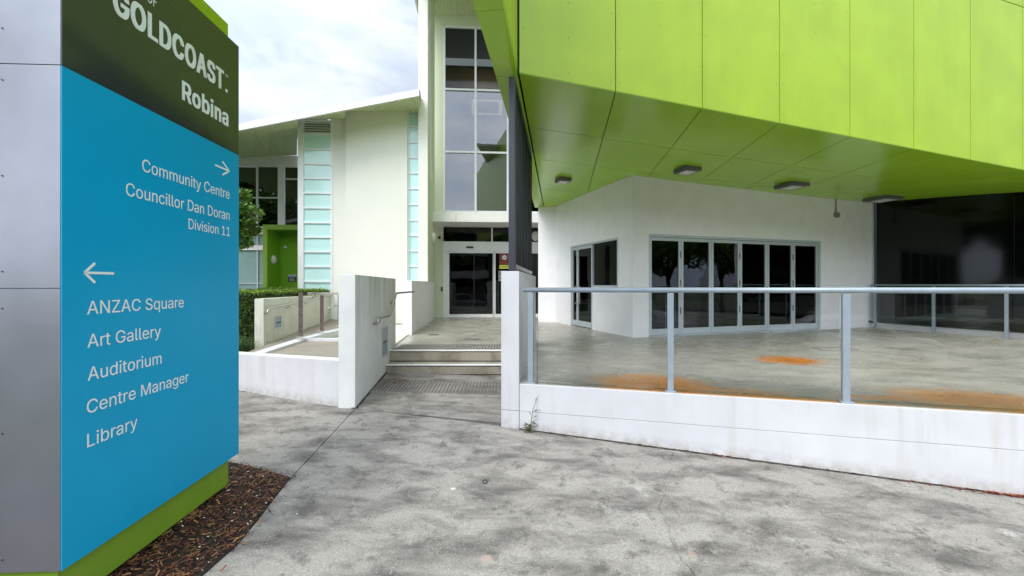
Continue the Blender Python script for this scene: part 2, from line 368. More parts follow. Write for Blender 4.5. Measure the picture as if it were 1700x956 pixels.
# terrace slab: smoother, green-grey, damp sheen in streaks, rust-orange stains
MT['terrace'], h = concrete('terrace_concrete', (.42, .395, .33), (.24, .22, .18), (.52, .50, .44), rough=.5, sm=(.38, .80), det=2.5)
fang = math.atan2(-1.11, 4.286)
p1 = atZ(1085, 637); p2 = atZ(1310, 598); p3 = atZ(1640, 666); p4 = atZ(1455, 660); p5 = atZ(1300, 664)
stains(h, [(p1, fang, .8, .62, 1.0), (p5, fang, 1.3, .2, .7), (p3, fang, .95, .55, .8), (p4, fang, .42, .13, .6), (atZ(1230, 650), fang, .55, .2, .5)], (.62, .25, .035))
stains(h, [(p2, .12, .56, .44, 1.0)], (.55, .19, .02))
rr = h['ramp'](h['noi'](1.6, 6, None, .6), .40, .62, (.42, .42, .42, 1), (.20, .20, .20, 1)); h['L'].new(rr, h['P'].inputs['Roughness'])

# eave lining with fine corrugations
m = MT['soffitwhite']; N = m.node_tree.nodes; L = m.node_tree.links
wv = N.new('ShaderNodeTexWave'); wv.inputs['Scale'].default_value = 3.0; wv.bands_direction = 'X'; g_ = N.new('ShaderNodeNewGeometry'); L.new(g_.outputs['Position'], wv.inputs['Vector'])
b_ = N.new('ShaderNodeBump'); b_.inputs['Strength'].default_value = .8; b_.inputs['Distance'].default_value = .03; L.new(wv.outputs['Fac'], b_.inputs['Height']); L.new(b_.outputs[0], N['Principled BSDF'].inputs['Normal'])

# ================================================================== PLAN
P0 = Vector((.063, 4.84)); FD = Vector((.970, .2434)).normalized()      # lime box: left corner, run of its front
SDIR = Vector((.116, 1.0)).normalized()                                   # run of the soffit joints, the fin and the screen wall
C1 = atZ(1050.5, 560.4).to_2d(); C0 = atZ(922, 534.6).to_2d(); CL = atZ(893.5, 533.9).to_2d(); C2 = atZ(1447.5, 543).to_2d()
GW = Vector((.40, -.916)).normalized()                                    # run of the dark glazed wall, towards the camera
W_FRONT = Pl(C1, C2-C1); W_OBL = Pl(C0, C1-C0); W_GL = Pl(C2, GW)
EA = Vector((-.0687, 1)).normalized(); EF = Vector((1, .0687)).normalized()   # entrance axis and its fronts

# soffit height from measured points
pts = [(C1, 287), (C0, 343.6), (CL, 343.8), (C2, 340), (Vector((10.58, 8.587)), 304.5)]
rows = [[1, p.x, p.y, p.x*p.y] for p, y in pts]; zz = [HC+(HY-y)/F*p.y for p, y in pts]
for t in np.linspace(0, 8.8, 9):
    p = P0+FD*t; rows.append([1, p.x, p.y, p.x*p.y]); zz.append(3.585-.062*t)
co = np.linalg.lstsq(np.array(rows), np.array(zz), rcond=None)[0]
def SZ0(X, Y): return float(co[0]+co[1]*X+co[2]*Y+co[3]*X*Y)
def SZ(X, Y):
    den = FD.x*SDIR.y-FD.y*SDIR.x; dx, dy = X-P0.x, Y-P0.y
    s = (dx*SDIR.y-dy*SDIR.x)/den; d = (FD.x*dy-FD.y*dx)/den; q = P0+FD*s
    return SZ0(X, Y)+(3.585-.062*max(s, -.5)-SZ0(q.x, q.y))*max(0, min(1, 1-d/4.0))

# ================================================================== GROUND
bm = BM()
xs = [-400, -60, -20, -16, -12, -9, -7, -5, -3, 0, 3, 6, 9, 12, 16, 20, 60, 400]; ys = [-400, -60, -20, -7, -6.4, -3, 0, 2, 4, 6, 8, 12, 20, 60, 400]
gv = {}
for x in xs:
    for y in ys: gv[x, y] = bm.verts.new((x, y, gz(x, y)-.06))
for i in range(len(xs)-1):
    for j in range(len(ys)-1): face(bm, (gv[xs[i], ys[j]], gv[xs[i+1], ys[j]], gv[xs[i+1], ys[j+1]], gv[xs[i], ys[j+1]]))
solo('ground', bm, MT['turf'], 'grassy ground around the civic centre', kind='structure')
bm = BM()
vv = [bm.verts.new(p) for p in ((-80, -15, gz(-7, -3)-.14), (80, -15, gz(9, -3)-.05), (80, -6.6, gz(9, -3)-.05), (-80, -6.6, gz(-7, -3)-.14))]
bm.free(); bm = BM(); [prism(bm, [(a, -15), (b, -15), (b, -6.6), (a, -6.6)], lambda x, y: gz(x, -7)-.02, lambda x, y: gz(x, -7)-.4) for a, b in ((-80, -16), (-16, 16), (16, 80))]
solo('road', bm, MT['asphalt'], 'asphalt road behind the footpath', kind='structure')

# footpath slabs
pv = thing('pavement', (0, 0, -.7), 'worn grey concrete footpath sloping down to the right', None, kind='structure')
J1a = G(483, 793); J1b = G(590, 678.5); J2b = G(834, 707); WR = G(1700, 825)
d1 = (J1b-J1a).to_2d().normalized(); d2 = (J2b-J1b).to_2d().normalized(); d3 = (WR-J2b).to_2d().normalized()
WRx = J2b.to_2d()+d3*14
bed = [G(483, 793).to_2d(), G(462, 818).to_2d(), G(428, 862).to_2d(), G(393, 905).to_2d(), G(335, 956).to_2d()]
bed.append(bed[-1]+(bed[-1]-bed[-2]).normalized()*3.2)
behind = J2b.to_2d()+Vector((-.25, .97))*.25
near = [J1b.to_2d(), J2b.to_2d()+Vector((0, .1)), J2b.to_2d()+Vector((.3, .3)), WRx+Vector((.1, .3)), Vector((14, -6.4)), Vector((bed[-1].x, -6.4))]+bed[::-1]
left = [J1b.to_2d(), J1a.to_2d(), G(440, 781).to_2d(), G(385, 768).to_2d(), G(340, 765).to_2d(), Vector((-14, 4.4)), Vector((-14, 8.0)), Vector((-5.3, 7.0)), Vector((-3.85, 5.9)), Vector((-2.2, 5.6))]
stepp = [J1b.to_2d(), Vector((-2.3, 7.1)), Vector((.6, 7.1)), J2b.to_2d()+Vector((.12, .2)), J2b.to_2d()]
def slab(poly, name='paving_slab', gap=.006, m='path'):
    bm = BM(); c = sum(poly, Vector((0, 0)))/len(poly)
    q = []
    for i in range(len(poly)):
        a = (poly[i]-poly[i-1]).normalized(); b = (poly[(i+1) % len(poly)]-poly[i]).normalized(); n = Vector((-(a+b).y, (a+b).x))
        n = n.normalized() if n.length > 1e-6 else Vector((-a.y, a.x))
        q.append((poly[i], n))
    ar = sum(poly[i].x*poly[(i+1) % len(poly)].y-poly[(i+1) % len(poly)].x*poly[i].y for i in range(len(poly)))
    sgn = 1 if ar > 0 else -1
    pp = [p+n*gap*sgn for p, n in q]
    prism(bm, pp, lambda x, y: gz(x, y), lambda x, y: gz(x, y)-.1)
    bmesh.ops.triangulate(bm, faces=[f for f in bm.faces if len(f.verts) > 4])
    return part(name, bm, MT[m], pv)
slab(near); slab(left); slab(stepp, gap=.004)
# the crack that wanders across the slab
cr = [G(1119, 751), G(1112, 764), G(1114, 776), G(1101, 800), G(1106, 812), G(1093, 842), G(1103, 858), G(1110, 880), G(1117, 905), G(1130, 930), G(1150, 952), G(1160, 990)]
bm = BM(); rnd = random.Random(3); fine = []
for a, b in zip(cr[:-1], cr[1:]):
    for t in (0, .33, .66): q = a.lerp(b, t)+Vector((rnd.uniform(-.014, .014), rnd.uniform(-.008, .008), 0)); fine.append(q)
pr = None
for q in fine:
    wd = rnd.uniform(.0005, .0022); z = gz(q.x, q.y)+.0015
    cur = (bm.verts.new((q.x-wd, q.y, z)), bm.verts.new((q.x+wd, q.y, z)))
    if pr: face(bm, (pr[0], pr[1], cur[1], cur[0]))
    pr = cur
part('crack', bm, MT['grout'], pv)
# dirt gathered along the foot of the walls
LWq = lambda s: Pl(atZ(862, 638).to_2d(), atZ(1700, 690).to_2d()-atZ(862, 638).to_2d()).w(s, 0, .0005)
bm = BM()
def dirtline(a, b, wd, n=60, seed=1):
    rn = random.Random(seed); a = Vector(a[:2]); b = Vector(b[:2]); d = (b-a); nn = Vector((-d.y, d.x)).normalized(); pr = None
    for i in range(n+1):
        p = a+d*(i/n); q = p-nn*(wd*rn.uniform(.25, 1.1))
        c = (bm.verts.new((p.x, p.y, gz(p.x, p.y)+.012)), bm.verts.new((q.x, q.y, gz(q.x, q.y)+.003)))
        if pr: face(bm, (pr[0], pr[1], c[1], c[0]))
        pr = c
dirtline(LWq(0), LWq(9.4), .02, 320); dirtline(J1b, Vector((-2.06, 6.9)), .03, 50, 2); dirtline(atZ(396, 653, -.365), J1b, .012, 60, 3)
part('wall_foot_dirt', bm, MT['grout'], pv, kind='stuff')

# ================================================================== MULCH BED
def inpoly(p, poly):
    c = False; j = len(poly)-1
    for i in range(len(poly)):
        if (poly[i].y > p.y) != (poly[j].y > p.y) and p.x < (poly[j].x-poly[i].x)*(p.y-poly[i].y)/(poly[j].y-poly[i].y)+poly[i].x: c = not c
        j = i
    return c
mul = bed+[Vector((-6.0, bed[-1].y)), Vector((-6.0, 4.1)), G(340, 765).to_2d(), G(385, 768).to_2d(), G(440, 781).to_2d()]
def mz(x, y):
    e = min(((Vector((x, y))-b).length for b in bed[:5]), default=1)
    t = min(1, e/.35); return gz(x, y)+.0+t*(max(0, -.497-gz(x, y)))*.9+.02*noise.noise(Vector((x*7, y*7, 0)))*t
bm = BM(); prism(bm, mul, lambda x, y: gz(x, y)+.004, lambda x, y: gz(x, y)-.15)
bmesh.ops.triangulate(bm, faces=[f for f in bm.faces if len(f.verts) > 4])
solo('soil_bed', bm, MT['soil'], 'dark soil of the garden bed under the blue sign', kind='structure')
bm = BM(); rnd = random.Random(11)
def chip(bm, c, l, wd, th, yaw, pit, rol):
    m = Matrix.Translation(c) @ Matrix.Rotation(yaw, 4, 'Z') @ Matrix.Rotation(pit, 4, 'Y') @ Matrix.Rotation(rol, 4, 'X')
    t = rnd.uniform(.3, 1)
    v = [bm.verts.new(m @ Vector(p)) for p in ((-l, -wd*t, 0), (l, -wd, 0), (l*.9, wd*t, 0), (-l, wd, 0), (-l*.9, -wd*t, th), (l*.9, -wd*.6, th), (l*.8, wd*t, th), (-l, wd*.7, th))]
    for q in ((4,5,6,7),(0,1,5,4),(1,2,6,5),(2,3,7,6),(3,0,4,7)): bm.faces.new([v[i] for i in q])
n = 0
while n < 24000:
    p = Vector((rnd.uniform(-4.2, -1.1), rnd.uniform(1.1, 4.1)))
    if p.y < 1.5 and rnd.random() < .5: continue
    if not inpoly(p, mul):
        ed = min((p-(a+(b-a)*t)).length for a, b in zip(bed[:-2], bed[1:-1]) for t in (0, .25, .5, .75))
        if ed > abs(rnd.gauss(0, .05)) or rnd.random() > .4: continue
    sz = rnd.choice((.5, .7, .8, 1, 1, 1.6))
    chip(bm, Vector((p.x, p.y, mz(p.x, p.y)+rnd.uniform(0, .022))), .015*sz*rnd.uniform(.5, 1.4), .003*sz, .002*sz, rnd.uniform(0, 6.3), rnd.gauss(0, .25), rnd.gauss(0, .4)); n += 1
solo('bark_mulch', bm, MT['chip'], 'loose brown bark mulch spread under the blue sign', kind='stuff')
bm = BM()
for i in range(90):
    while True:
        p = Vector((rnd.uniform(-2.6, -1.2), rnd.uniform(1.5, 3.7)))
        if inpoly(p, mul) or (rnd.random() < .04 and p.x < -1.3): break
    s = rnd.uniform(.002, .006); bmesh.ops.create_icosphere(bm, subdivisions=1, radius=s, matrix=Matrix.Translation((p.x, p.y, mz(p.x, p.y)+.024)) @ Matrix.Diagonal((1.3, 1, .7, 1)))
solo('white_gravel', bm, MT['pebble'], 'tiny white pebbles scattered over the bark mulch', kind='stuff')
# crumbs, leaf bits and twigs on the footpath
bm = BM(); rnd = random.Random(5)
for i in range(130):
    x = rnd.uniform(-2.2, 6); y = rnd.uniform(1.2, 5.0)
    if x > -2.0+0 and (y < J2b.y-.12+(x-J2b.x)*d3.y/d3.x or x < 0) and not inpoly(Vector((x, y)), mul):
        chip(bm, Vector((x, y, gz(x, y)+.001)), rnd.uniform(.004, .016), .003, .002, rnd.uniform(0, 6), 0, 0)
for px, py in ((232, 878), (253, 696), (190, 660), (200, 640)):
    pass
solo('footpath_debris', bm, MT['chip'], 'scattered bark crumbs and dark bits lying on the footpath', kind='stuff')
bm = BM(); rnd = random.Random(8)
def leafbit(bm, c, s, yaw):
    m = Matrix.Translation(c) @ Matrix.Rotation(yaw, 4, 'Z') @ Matrix.Rotation(rnd.gauss(0, .35), 4, 'X')
    v = [bm.verts.new(m @ Vector(p)) for p in ((-s, 0, 0), (-.3*s, -.28*s, .06*s), (s*.5, -.2*s, .12*s), (s, 0, .02*s), (s*.5, .2*s, .14*s), (-.3*s, .28*s, .05*s))]
    bm.faces.new(v)
for i in range(230):
    t = rnd.betavariate(4, 1.2) if rnd.random() < .85 else rnd.random()
    px = 1480+t*260 if rnd.random() < .8 else rnd.uniform(900, 1700)
    pl = Pl(atZ(862, 638).to_2d(), atZ(1700, 690).to_2d()-atZ(862, 638).to_2d()); s = pl.sx(min(px, 1760)); q = pl.w(s, 0, rnd.uniform(.005, .035 if px > 1480 else .012))
    leafbit(bm, Vector((q.x, q.y, gz(q.x, q.y)+rnd.uniform(.003, .02))), rnd.uniform(.010, .030), rnd.uniform(0, 6.3))
for i in range(110):
    q = G(rnd.gauss(662, 12), 628+abs(rnd.gauss(0, 6))); 
    if q.y < 6.72: leafbit(bm, q+Vector((0, 0, .012)), rnd.uniform(.012, .026), rnd.uniform(0, 6.3))
solo('leaf_litter', bm, MT['litter'], 'small drift of red brown dead leaves against the wall foot', kind='stuff')
bm = BM(); c = G(805, 800)
tube(bm, [c+Vector((.018*math.cos(a)*1.1, .03*math.sin(a), .004)) for a in np.linspace(0, 6.28, 17)], .0035, 6, False)
solo('rubber_ring', bm, MT['black'], 'small dark rubber ring lying on the middle of the footpath', 'ring')

# ================================================================== TERRACE
LWa = atZ(862, 638).to_2d(); LWb = atZ(1700, 690).to_2d(); LD = (LWb-LWa).normalized(); LW = Pl(LWa, LD)
PW0 = LW.w(LW.sx(832), 0).to_2d()                         # front left corner of the screen wall
SL = 9.5
LWe = LWa+LD*SL
sw_len = 3.15
SWr = Pl(LWa, SDIR)                                       # right-hand face of the screen wall
back = C0+Vector((0, 1.2))
# the slab: landing at the entrance plus the deck, cut into bays by sawn joints
terr = thing('terrace_floor', (1, 8, 0), 'damp grey concrete terrace floor with orange rust stains', None, kind='structure')
SX0 = Vector((-2.01-.06, 7.05)); SX1 = Vector((.40, 7.05+.02))
deck = [LWa+Vector((-.16, .06)), LWe+Vector((0, .02)), Vector((12.6, 7.0)), C2+Vector((.6, .6)), C2+Vector((0, .5)), C1+Vector((.2, .5)), C0+Vector((.6, 1)), Vector((1.2, 14.6)), Vector((-3.2, 14.6)), Vector((-3.2, 13.0)), Vector((-2.10, 7.05)), Vector((.2, 7.05))]
deck = [LW.w(-.17, 0, -.035).to_2d(), LW.w(SL, 0, -.035).to_2d(), Vector((13.2, 7.0)), C2+Vector((.8, .6)), Vector((3, 12.6)), Vector((1.4, 14.7)), Vector((-3.4, 14.7)), Vector((-3.2, 12)), Vector((-2.06, 7.302)), Vector((.13, 7.302))]
def cut(poly, a, b, gap=.004):
    """split a simple polygon with bmesh along a plan line, return two face sets as polygons"""
    out = []
    for sgn in (1, -1):
        bm = BM(); v = [bm.verts.new((p[0], p[1], 0)) for p in poly]; bm.faces.new(v)
        d = (Vector(b)-Vector(a)).normalized(); n = Vector((-d.y, d.x, 0))*sgn
        bmesh.ops.bisect_plane(bm, geom=bm.verts[:]+bm.edges[:]+bm.faces[:], plane_co=(a[0]+n.x*gap, a[1]+n.y*gap, 0), plane_no=n, clear_inner=True)
        for f in bm.faces: out.append([v.co.to_2d() for v in f.verts])
        bm.free()
    return out
def cut_all(polys, a, b, gap=.004):
    r = []
    for p in polys: r += cut(p, a, b, gap)
    return [q for q in r if len(q) > 2]
ja = atZ(880, 640).to_2d(); 
tl = [deck]
tl = cut_all(tl, (.1, 7.5), (12, 10.9)) if False else tl
tl = cut_all(tl, atZ(1180, 602).to_2d(), atZ(1236, 596).to_2d()) if False else tl
tl = cut_all(tl, atZ(1385, 612).to_2d(), atZ(1700, 652).to_2d())
tl = cut_all(tl, atZ(905, 570).to_2d(), atZ(1240, 596).to_2d())
tl = cut_all(tl, atZ(892, 620).to_2d(), atZ(892, 540).to_2d())
tl = cut_all(tl, atZ(654, 558).to_2d(), atZ(800, 557).to_2d())
for q in tl:
    bm = BM(); prism(bm, q, 0.0, -.12); bmesh.ops.triangulate(bm, faces=[f for f in bm.faces if len(f.verts) > 4]); part('floor_slab', bm, MT['terrace'], terr)
bm = BM(); prism(bm, [p for p in deck], -.125, -1.0); bmesh.ops.triangulate(bm, faces=[f for f in bm.faces if len(f.verts) > 4]); part('subfloor', bm, MT['grout'], terr)

# low wall that carries the glass balustrade
lw = thing('low_wall', LW.w(0, -.5), 'long white rendered low wall below the glass balustrade', 'wall')
zg = lambda s: gz(LW.w(s, 0).x, LW.w(s, 0).y)-.08
TH = .032
def lwblock(s0, s1, z0, z1, ob=-TH):
    bm = BM(); g = .002
    z0a = z0 if z0 is not None else zg(s0); z0b = z0 if z0 is not None else zg(s1)
    hexa(bm, [LW.w(s0+g, z0a, ob), LW.w(s1-g, z0b, ob), LW.w(s1-g, z0b, 0), LW.w(s0+g, z0a, 0), LW.w(s0+g, z1, ob), LW.w(s1-g, z1, ob), LW.w(s1-g, z1, 0), LW.w(s0+g, z1, 0)], .004)
    return bm
sj = [0.0]+[LW.sx(x) for x in (1144, 1308, 1620)]+[SL]
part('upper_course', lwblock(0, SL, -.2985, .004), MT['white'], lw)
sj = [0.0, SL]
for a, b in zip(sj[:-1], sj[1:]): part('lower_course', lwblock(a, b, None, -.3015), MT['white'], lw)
bm = BM(); pbox(bm, LW, .01, SL-.01, -.95, -.13, -.034, -.008); part('wall_core', bm, MT['grout'], lw)

# screen wall: white pier running back beside the steps
sw = thing('screen_wall', LW.w(-.1, -.5), 'white pier wall beside the steps carrying the black screen', 'wall')
bm = BM(); zt = 1.27; wl = Vector((PW0.x, PW0.y))
a0 = LW.w(LW.sx(832), 0).to_2d(); a1 = LWa; b1 = LWa+SDIR*sw_len; b0 = a0+SDIR*sw_len
def pr4(bm, z0, z1, bev=.004, zb=None):
    zb = zb or (z0, z0, z0, z0)
    hexa(bm, [Vector((*a0, zb[0])), Vector((*a1, zb[1])), Vector((*b1, zb[2])), Vector((*b0, zb[3])), Vector((*a0, z1)), Vector((*a1, z1)), Vector((*b1, z1)), Vector((*b0, z1))], bev)
a1s = a1.copy(); a1 = a1-LD*.003
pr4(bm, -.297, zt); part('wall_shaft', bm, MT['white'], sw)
bm = BM(); pr4(bm, -.302, -.302, zb=(gz(*a0)-.1, gz(*a1)-.1, -.7, -.7)); bm.free()
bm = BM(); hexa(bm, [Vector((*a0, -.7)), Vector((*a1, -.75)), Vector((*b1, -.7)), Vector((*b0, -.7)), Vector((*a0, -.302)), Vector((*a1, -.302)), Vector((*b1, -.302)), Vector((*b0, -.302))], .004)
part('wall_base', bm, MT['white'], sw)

# the black screen standing on it: end post, cloth bays, silver foot channel
scn = thing('shade_screen', SWr.w(.3, zt), 'tall black cloth screen standing on the white pier wall', 'screen')
SWm = Pl(LWa-LD*.09, SDIR)     # middle line of the wall
s_a = SWm.sx(846.0); z_top = SWm.hit(846, 112)[1]
bm = BM(); q0 = SWm.w(.06, 0); pbox(bm, SWm, .02, .16, zt+.012, z_top, -.035, .035, .003); part('post', bm, MT['dark'], scn)
s_end = 2.95
bays = [(.17, .95, 3.42), (.97, 1.9, 3.44), (1.92, s_end, 3.40)]
for a, b, zt_ in bays:
    bm = BM(); nx, nz = 26, 6; g = {}
    zt_ = SZ(*SWm.w((a+b)/2, 0).to_2d())-.10
    for i in range(nx+1):
        for j in range(nz+1):
            s = a+(b-a)*i/nx; z = zt+.09+(zt_-zt-.09)*j/nz
            g[i, j] = bm.verts.new(SWm.w(s, z, .012*math.sin(i*1.1+j*.12)+.006*math.sin(i*2.7)))
    for i in range(nx):
        for j in range(nz): face(bm, (g[i, j], g[i+1, j], g[i+1, j+1], g[i, j+1]))
    o = part('cloth_bay', bm, MT['mesh'], scn, smooth=True)
    md = o.modifiers.new('thickness', 'SOLIDIFY'); md.thickness = .004
for a in (.955, 1.905, s_end):
    bm = BM(); pbox(bm, SWm, a-.012, a+.012, zt+.05, SZ(*SWm.w(a, 0).to_2d())-.06, -.03, .03); part('bay_post', bm, MT['dark'], scn)
bm = BM(); pbox(bm, SWm, .17, s_end+.02, zt+.035, zt+.085, -.03, .034, .003); part('foot_channel', bm, MT['steel'], scn)
bm = BM(); pbox(bm, SWm, .1, s_end, zt+.001, zt+.035, -.02, .02); part('foot_packer', bm, MT['black'], scn)
bm = BM(); pbox(bm, SWm, .16, s_end, SZ(*SWm.w(1.5, 0).to_2d())-.1, SZ(*SWm.w(1.5, 0).to_2d())-.05, -.03, .03); part('head_channel', bm, MT['dark'], scn)

# ================================================================== GLASS BALUSTRADES
bal = thing('glass_balustrade', LW.w(2, 0, -.06), 'grey rail glass balustrade along the front white low wall', 'balustrade')
BO = -.075
ps = [LW.sx(881, BO), LW.sx(1113, BO), LW.sx(1404, BO)]; stp = ps[2]-ps[1]; ps += [ps[2]+stp, ps[2]+2*stp, ps[2]+3*stp]
RZ = 1.045
for i, s in enumerate(ps):
    bm = BM(); pbox(bm, LW, s-.030, s+.030, .008, RZ-.015, BO-.022, BO+.022, .004); po = part('post', bm, MT['rail'], bal)
    bm = BM(); pbox(bm, LW, s-.055, s+.055, .004, .016, BO-.045, BO+.045, .002); part('base_plate', bm, MT['rail'], po)
bm = BM(); tube(bm, [LW.w(ps[0]-.085, RZ+.012, BO), LW.w(ps[-1]+.2, RZ+.03, BO)], .027, 16); part('handrail', bm, MT['rail'], bal)
for a, b in zip(ps[:-1], ps[1:]):
    bm = BM(); pbox(bm, LW, a+.045, b-.045, .03, RZ-.03, BO-.005, BO+.005); part('glass_panel', bm, MT['clear'], bal)
# second one, before the dark glazed wall
bal2 = thing('glass_balustrade', W_GL.w(1, 0, .12), 'grey rail balustrade standing close to the dark glazed wall', 'balustrade')
BO2 = .14
for x in (1453, 1550, 1671, 1825, 2030):
    s = W_GL.sx(x, BO2); bm = BM(); pbox(bm, W_GL, s-.028, s+.028, .0, 1.075, BO2-.02, BO2+.02, .003); part('post', bm, MT['rail'], bal2)
bm = BM(); sE = W_GL.sx(2060, BO2); tube(bm, [W_GL.w(W_GL.sx(1446, BO2), 1.10, BO2), W_GL.w(sE, 1.10, BO2)], .025, 14); part('handrail', bm, MT['rail'], bal2)
xx = [1453, 1550, 1671, 1825, 2030]
for a, b in zip(xx[:-1], xx[1:]):
    bm = BM(); pbox(bm, W_GL, W_GL.sx(a, BO2)+.04, W_GL.sx(b, BO2)-.04, .07, 1.05, BO2-.005, BO2+.005); part('glass_panel', bm, MT['clear'], bal2)

# ================================================================== LIME BUILDING
lb = thing('lime_clad_building', Vector((6, 9, 0)), 'white ground floor building under an overhanging bright lime green panelled box', 'building')
FR = Pl(P0, FD)
ps_ = [FR.sx(x) for x in (861.5, 1022, 1166, 1294, 1411, 1517, 1611)]
stp = (ps_[6]-ps_[0])/6; ps_ += [ps_[6]+stp*i for i in range(1, 5)]
zb = lambda s: 3.585-.062*s
zr = lambda s: zb(s)+2.735                    # first row of panels up to the next joint
zr2 = lambda s: zr(s)+1.6
g = .006
for i in range(len(ps_)-1):
    a, b = ps_[i], ps_[i+1]
    for (f0, f1, nm) in ((zb, zr, 0), (zr, zr2, 1)):
        bm = BM(); o = .0 if nm == 0 else .0
        s0, s1 = a+g, b-g
        hexa(bm, [FR.w(s0, f0(s0)+g*1.2, -.03), FR.w(s1, f0(s1)+g*1.2, -.03), FR.w(s1, f0(s1)+g*1.2, 0), FR.w(s0, f0(s0)+g*1.2, 0),
                  FR.w(s0, f1(s0)-g, -.03), FR.w(s1, f1(s1)-g, -.03), FR.w(s1, f1(s1)-g, 0), FR.w(s0, f1(s0)-g, 0)], .0015)
        pn = part('facade_panel', bm, MT['lime'], lb)
        if nm == 0 and i < 4:
            bm = BM()                           # rivets down both edges
            for zc in np.arange(.12, 2.6, .42):
                for s in (s0+.05, s1-.05, (s0+s1)/2):
                    c = FR.w(s, f0(s)+zc, .001); bmesh.ops.create_uvsphere(bm, u_segments=6, v_segments=4, radius=.006, matrix=Matrix.Translation(c))
            part('rivets', bm, MT['olive'], pn, kind='stuff')
bm = BM(); sE = ps_[-1]
hexa(bm, [FR.w(.0, zb(0)+.03, -.3), FR.w(sE, zb(sE)+.03, -.3), FR.w(sE, zb(sE)+.03, -.032), FR.w(0, zb(0)+.03, -.032),
          FR.w(0, zr2(0), -.3), FR.w(sE, zr2(sE), -.3), FR.w(sE, zr2(sE), -.032), FR.w(0, zr2(0), -.032)])
part('panel_backing', bm, MT['seam'], lb)
# coping flashing seen at the top of the box
bm = BM(); hexa(bm, [FR.w(-.1, zr2(0), -3.5), FR.w(sE, zr2(sE), -3.5), FR.w(sE, zr2(sE), .03), FR.w(-.1, zr2(0), .03), FR.w(-.1, zr2(0)+.1, -3.5), FR.w(sE, zr2(sE)+.1, -3.5), FR.w(sE, zr2(sE)+.1, .03), FR.w(-.1, zr2(0)+.1, .03)])
part('roof', bm, MT['fascia'], lb)

# soffit panels: a grid of joints parallel to the front and to the fin, clipped to the plan of the overhang
gl_end = FR.w(FR.sx(2100), 0).to_2d()
def isect(p, d, q, e):
    den = d.x*e.y-d.y*e.x; t = ((q.x-p.x)*e.y-(q.y-p.y)*e.x)/den; return p+d*t
corner = isect(C2, GW, P0, FD)
back_l = P0+SDIR*7.9
outline = [P0+SDIR*.0, corner, C2, C1, C0, isect(P0, SDIR, CL, Vector((1, .01)))]
foldY = [4.84, 6.40, 7.93, 10.2, 13.5]
rowsP = [isect(P0, SDIR, Vector((0, y)), Vector((1, 0))) for y in foldY]
def ztop(x, y): return SZ(x, y)+.03
# let each soffit panel meet the front edge exactly at the facade's lower line
fp = FR
for i in range(len(ps_)-1):
    for j in range(4):
        a = FR.w(ps_[i], 0).to_2d(); b = FR.w(ps_[i+1], 0).to_2d()
        # region between joints i and i+1 and between rows j and j+1; outline is concave, so cut it with bmesh
        bmx = BM(); vv = [bmx.verts.new((p.x, p.y, 0)) for p in outline]; bmx.faces.new(vv)
        nS = Vector((SDIR.y, -SDIR.x)); nF = Vector((-FD.y, FD.x)); gg = .006
        for (pt, nn) in ((a, nS), (b, -nS), (rowsP[j], nF), (rowsP[j+1], -nF)):
            bmesh.ops.bisect_plane(bmx, geom=bmx.verts[:]+bmx.edges[:]+bmx.faces[:], plane_co=(pt.x+nn.x*gg, pt.y+nn.y*gg, 0), plane_no=(-nn.x, -nn.y, 0), clear_outer=True)
        polys = [[v.co.to_2d() for v in f.verts] for f in bmx.faces]; bmx.free()
        for poly in polys:
            ar = abs(sum(poly[k].x*poly[(k+1) % len(poly)].y-poly[(k+1) % len(poly)].x*poly[k].y for k in range(len(poly)))/2)
            if ar < .002: continue
            bm = BM(); prism(bm, poly, ztop, SZ); bmesh.ops.triangulate(bm, faces=[f for f in bm.faces if len(f.verts) > 4])
            part('soffit_panel', bm, MT['limesoffit'], lb)
bm = BM(); prism(bm, [P0+SDIR*.35, corner+Vector((.2, .2)), C2+Vector((.4, .5)), C2+Vector((.2, .6)), C1+Vector((0, .6)), C0+Vector((.5, .7)), outline[-1]+Vector((0, .6))], lambda x, y: SZ(x, y)+.45, lambda x, y: SZ(x, y)+.28)
bmesh.ops.triangulate(bm, faces=[f for f in bm.faces if len(f.verts) > 4]); part('soffit_backing', bm, MT['seam'], lb)

# the lime fin: a deep blade running out over the path from the corner of the box
nS = Vector((-SDIR.y, SDIR.x))                 # to the left
FW = .262
def finz(t): p = P0+SDIR*t; return SZ(p.x, p.y) if t > 0 else SZ(P0.x, P0.y)+(-t)*.0
ts = [-3.2, -1.12, .06, 1.68, 3.2, 4.9, 7.7]
for a, b in zip(ts[:-1], ts[1:]):
    bm = BM(); gg = .003
    pa, pb = P0+SDIR*(a+gg), P0+SDIR*(b-gg)
    za, zb_ = finz(a), finz(b)
    q = lambda p, o, z: Vector((p.x+nS.x*o, p.y+nS.y*o, z))
    hexa(bm, [q(pa, .003, za), q(pb, .003, zb_), q(pb, FW, zb_), q(pa, FW, za), q(pa, .003, za+.03), q(pb, .003, zb_+.03), q(pb, FW, zb_+.03), q(pa, FW, za+.03)])
    part('fin_underside_panel', bm, MT['limesoffit'], lb)
    for o0, o1 in ((0.0, .03), (FW-.03, FW)):
        if b > .5 and o0 == 0: continue
        bb = min(b, 0) if o0 == 0 else b
        if bb <= a: continue
        pb2 = P0+SDIR*(bb-gg)
        bm = BM(); hexa(bm, [q(pa, o0, za+.012+.02*(o0 == 0)), q(pb2, o0, za+.012+.02*(o0 == 0)), q(pb2, o1, za+.034), q(pa, o1, za+.034), q(pa, o0, 8.2), q(pb2, o0, 8.2), q(pb2, o1, 8.2), q(pa, o1, 8.2)])
        part('fin_side_panel', bm, MT['lime'], lb)
bm = BM(); pa, pb = P0+SDIR*ts[0], P0+SDIR*ts[-1]
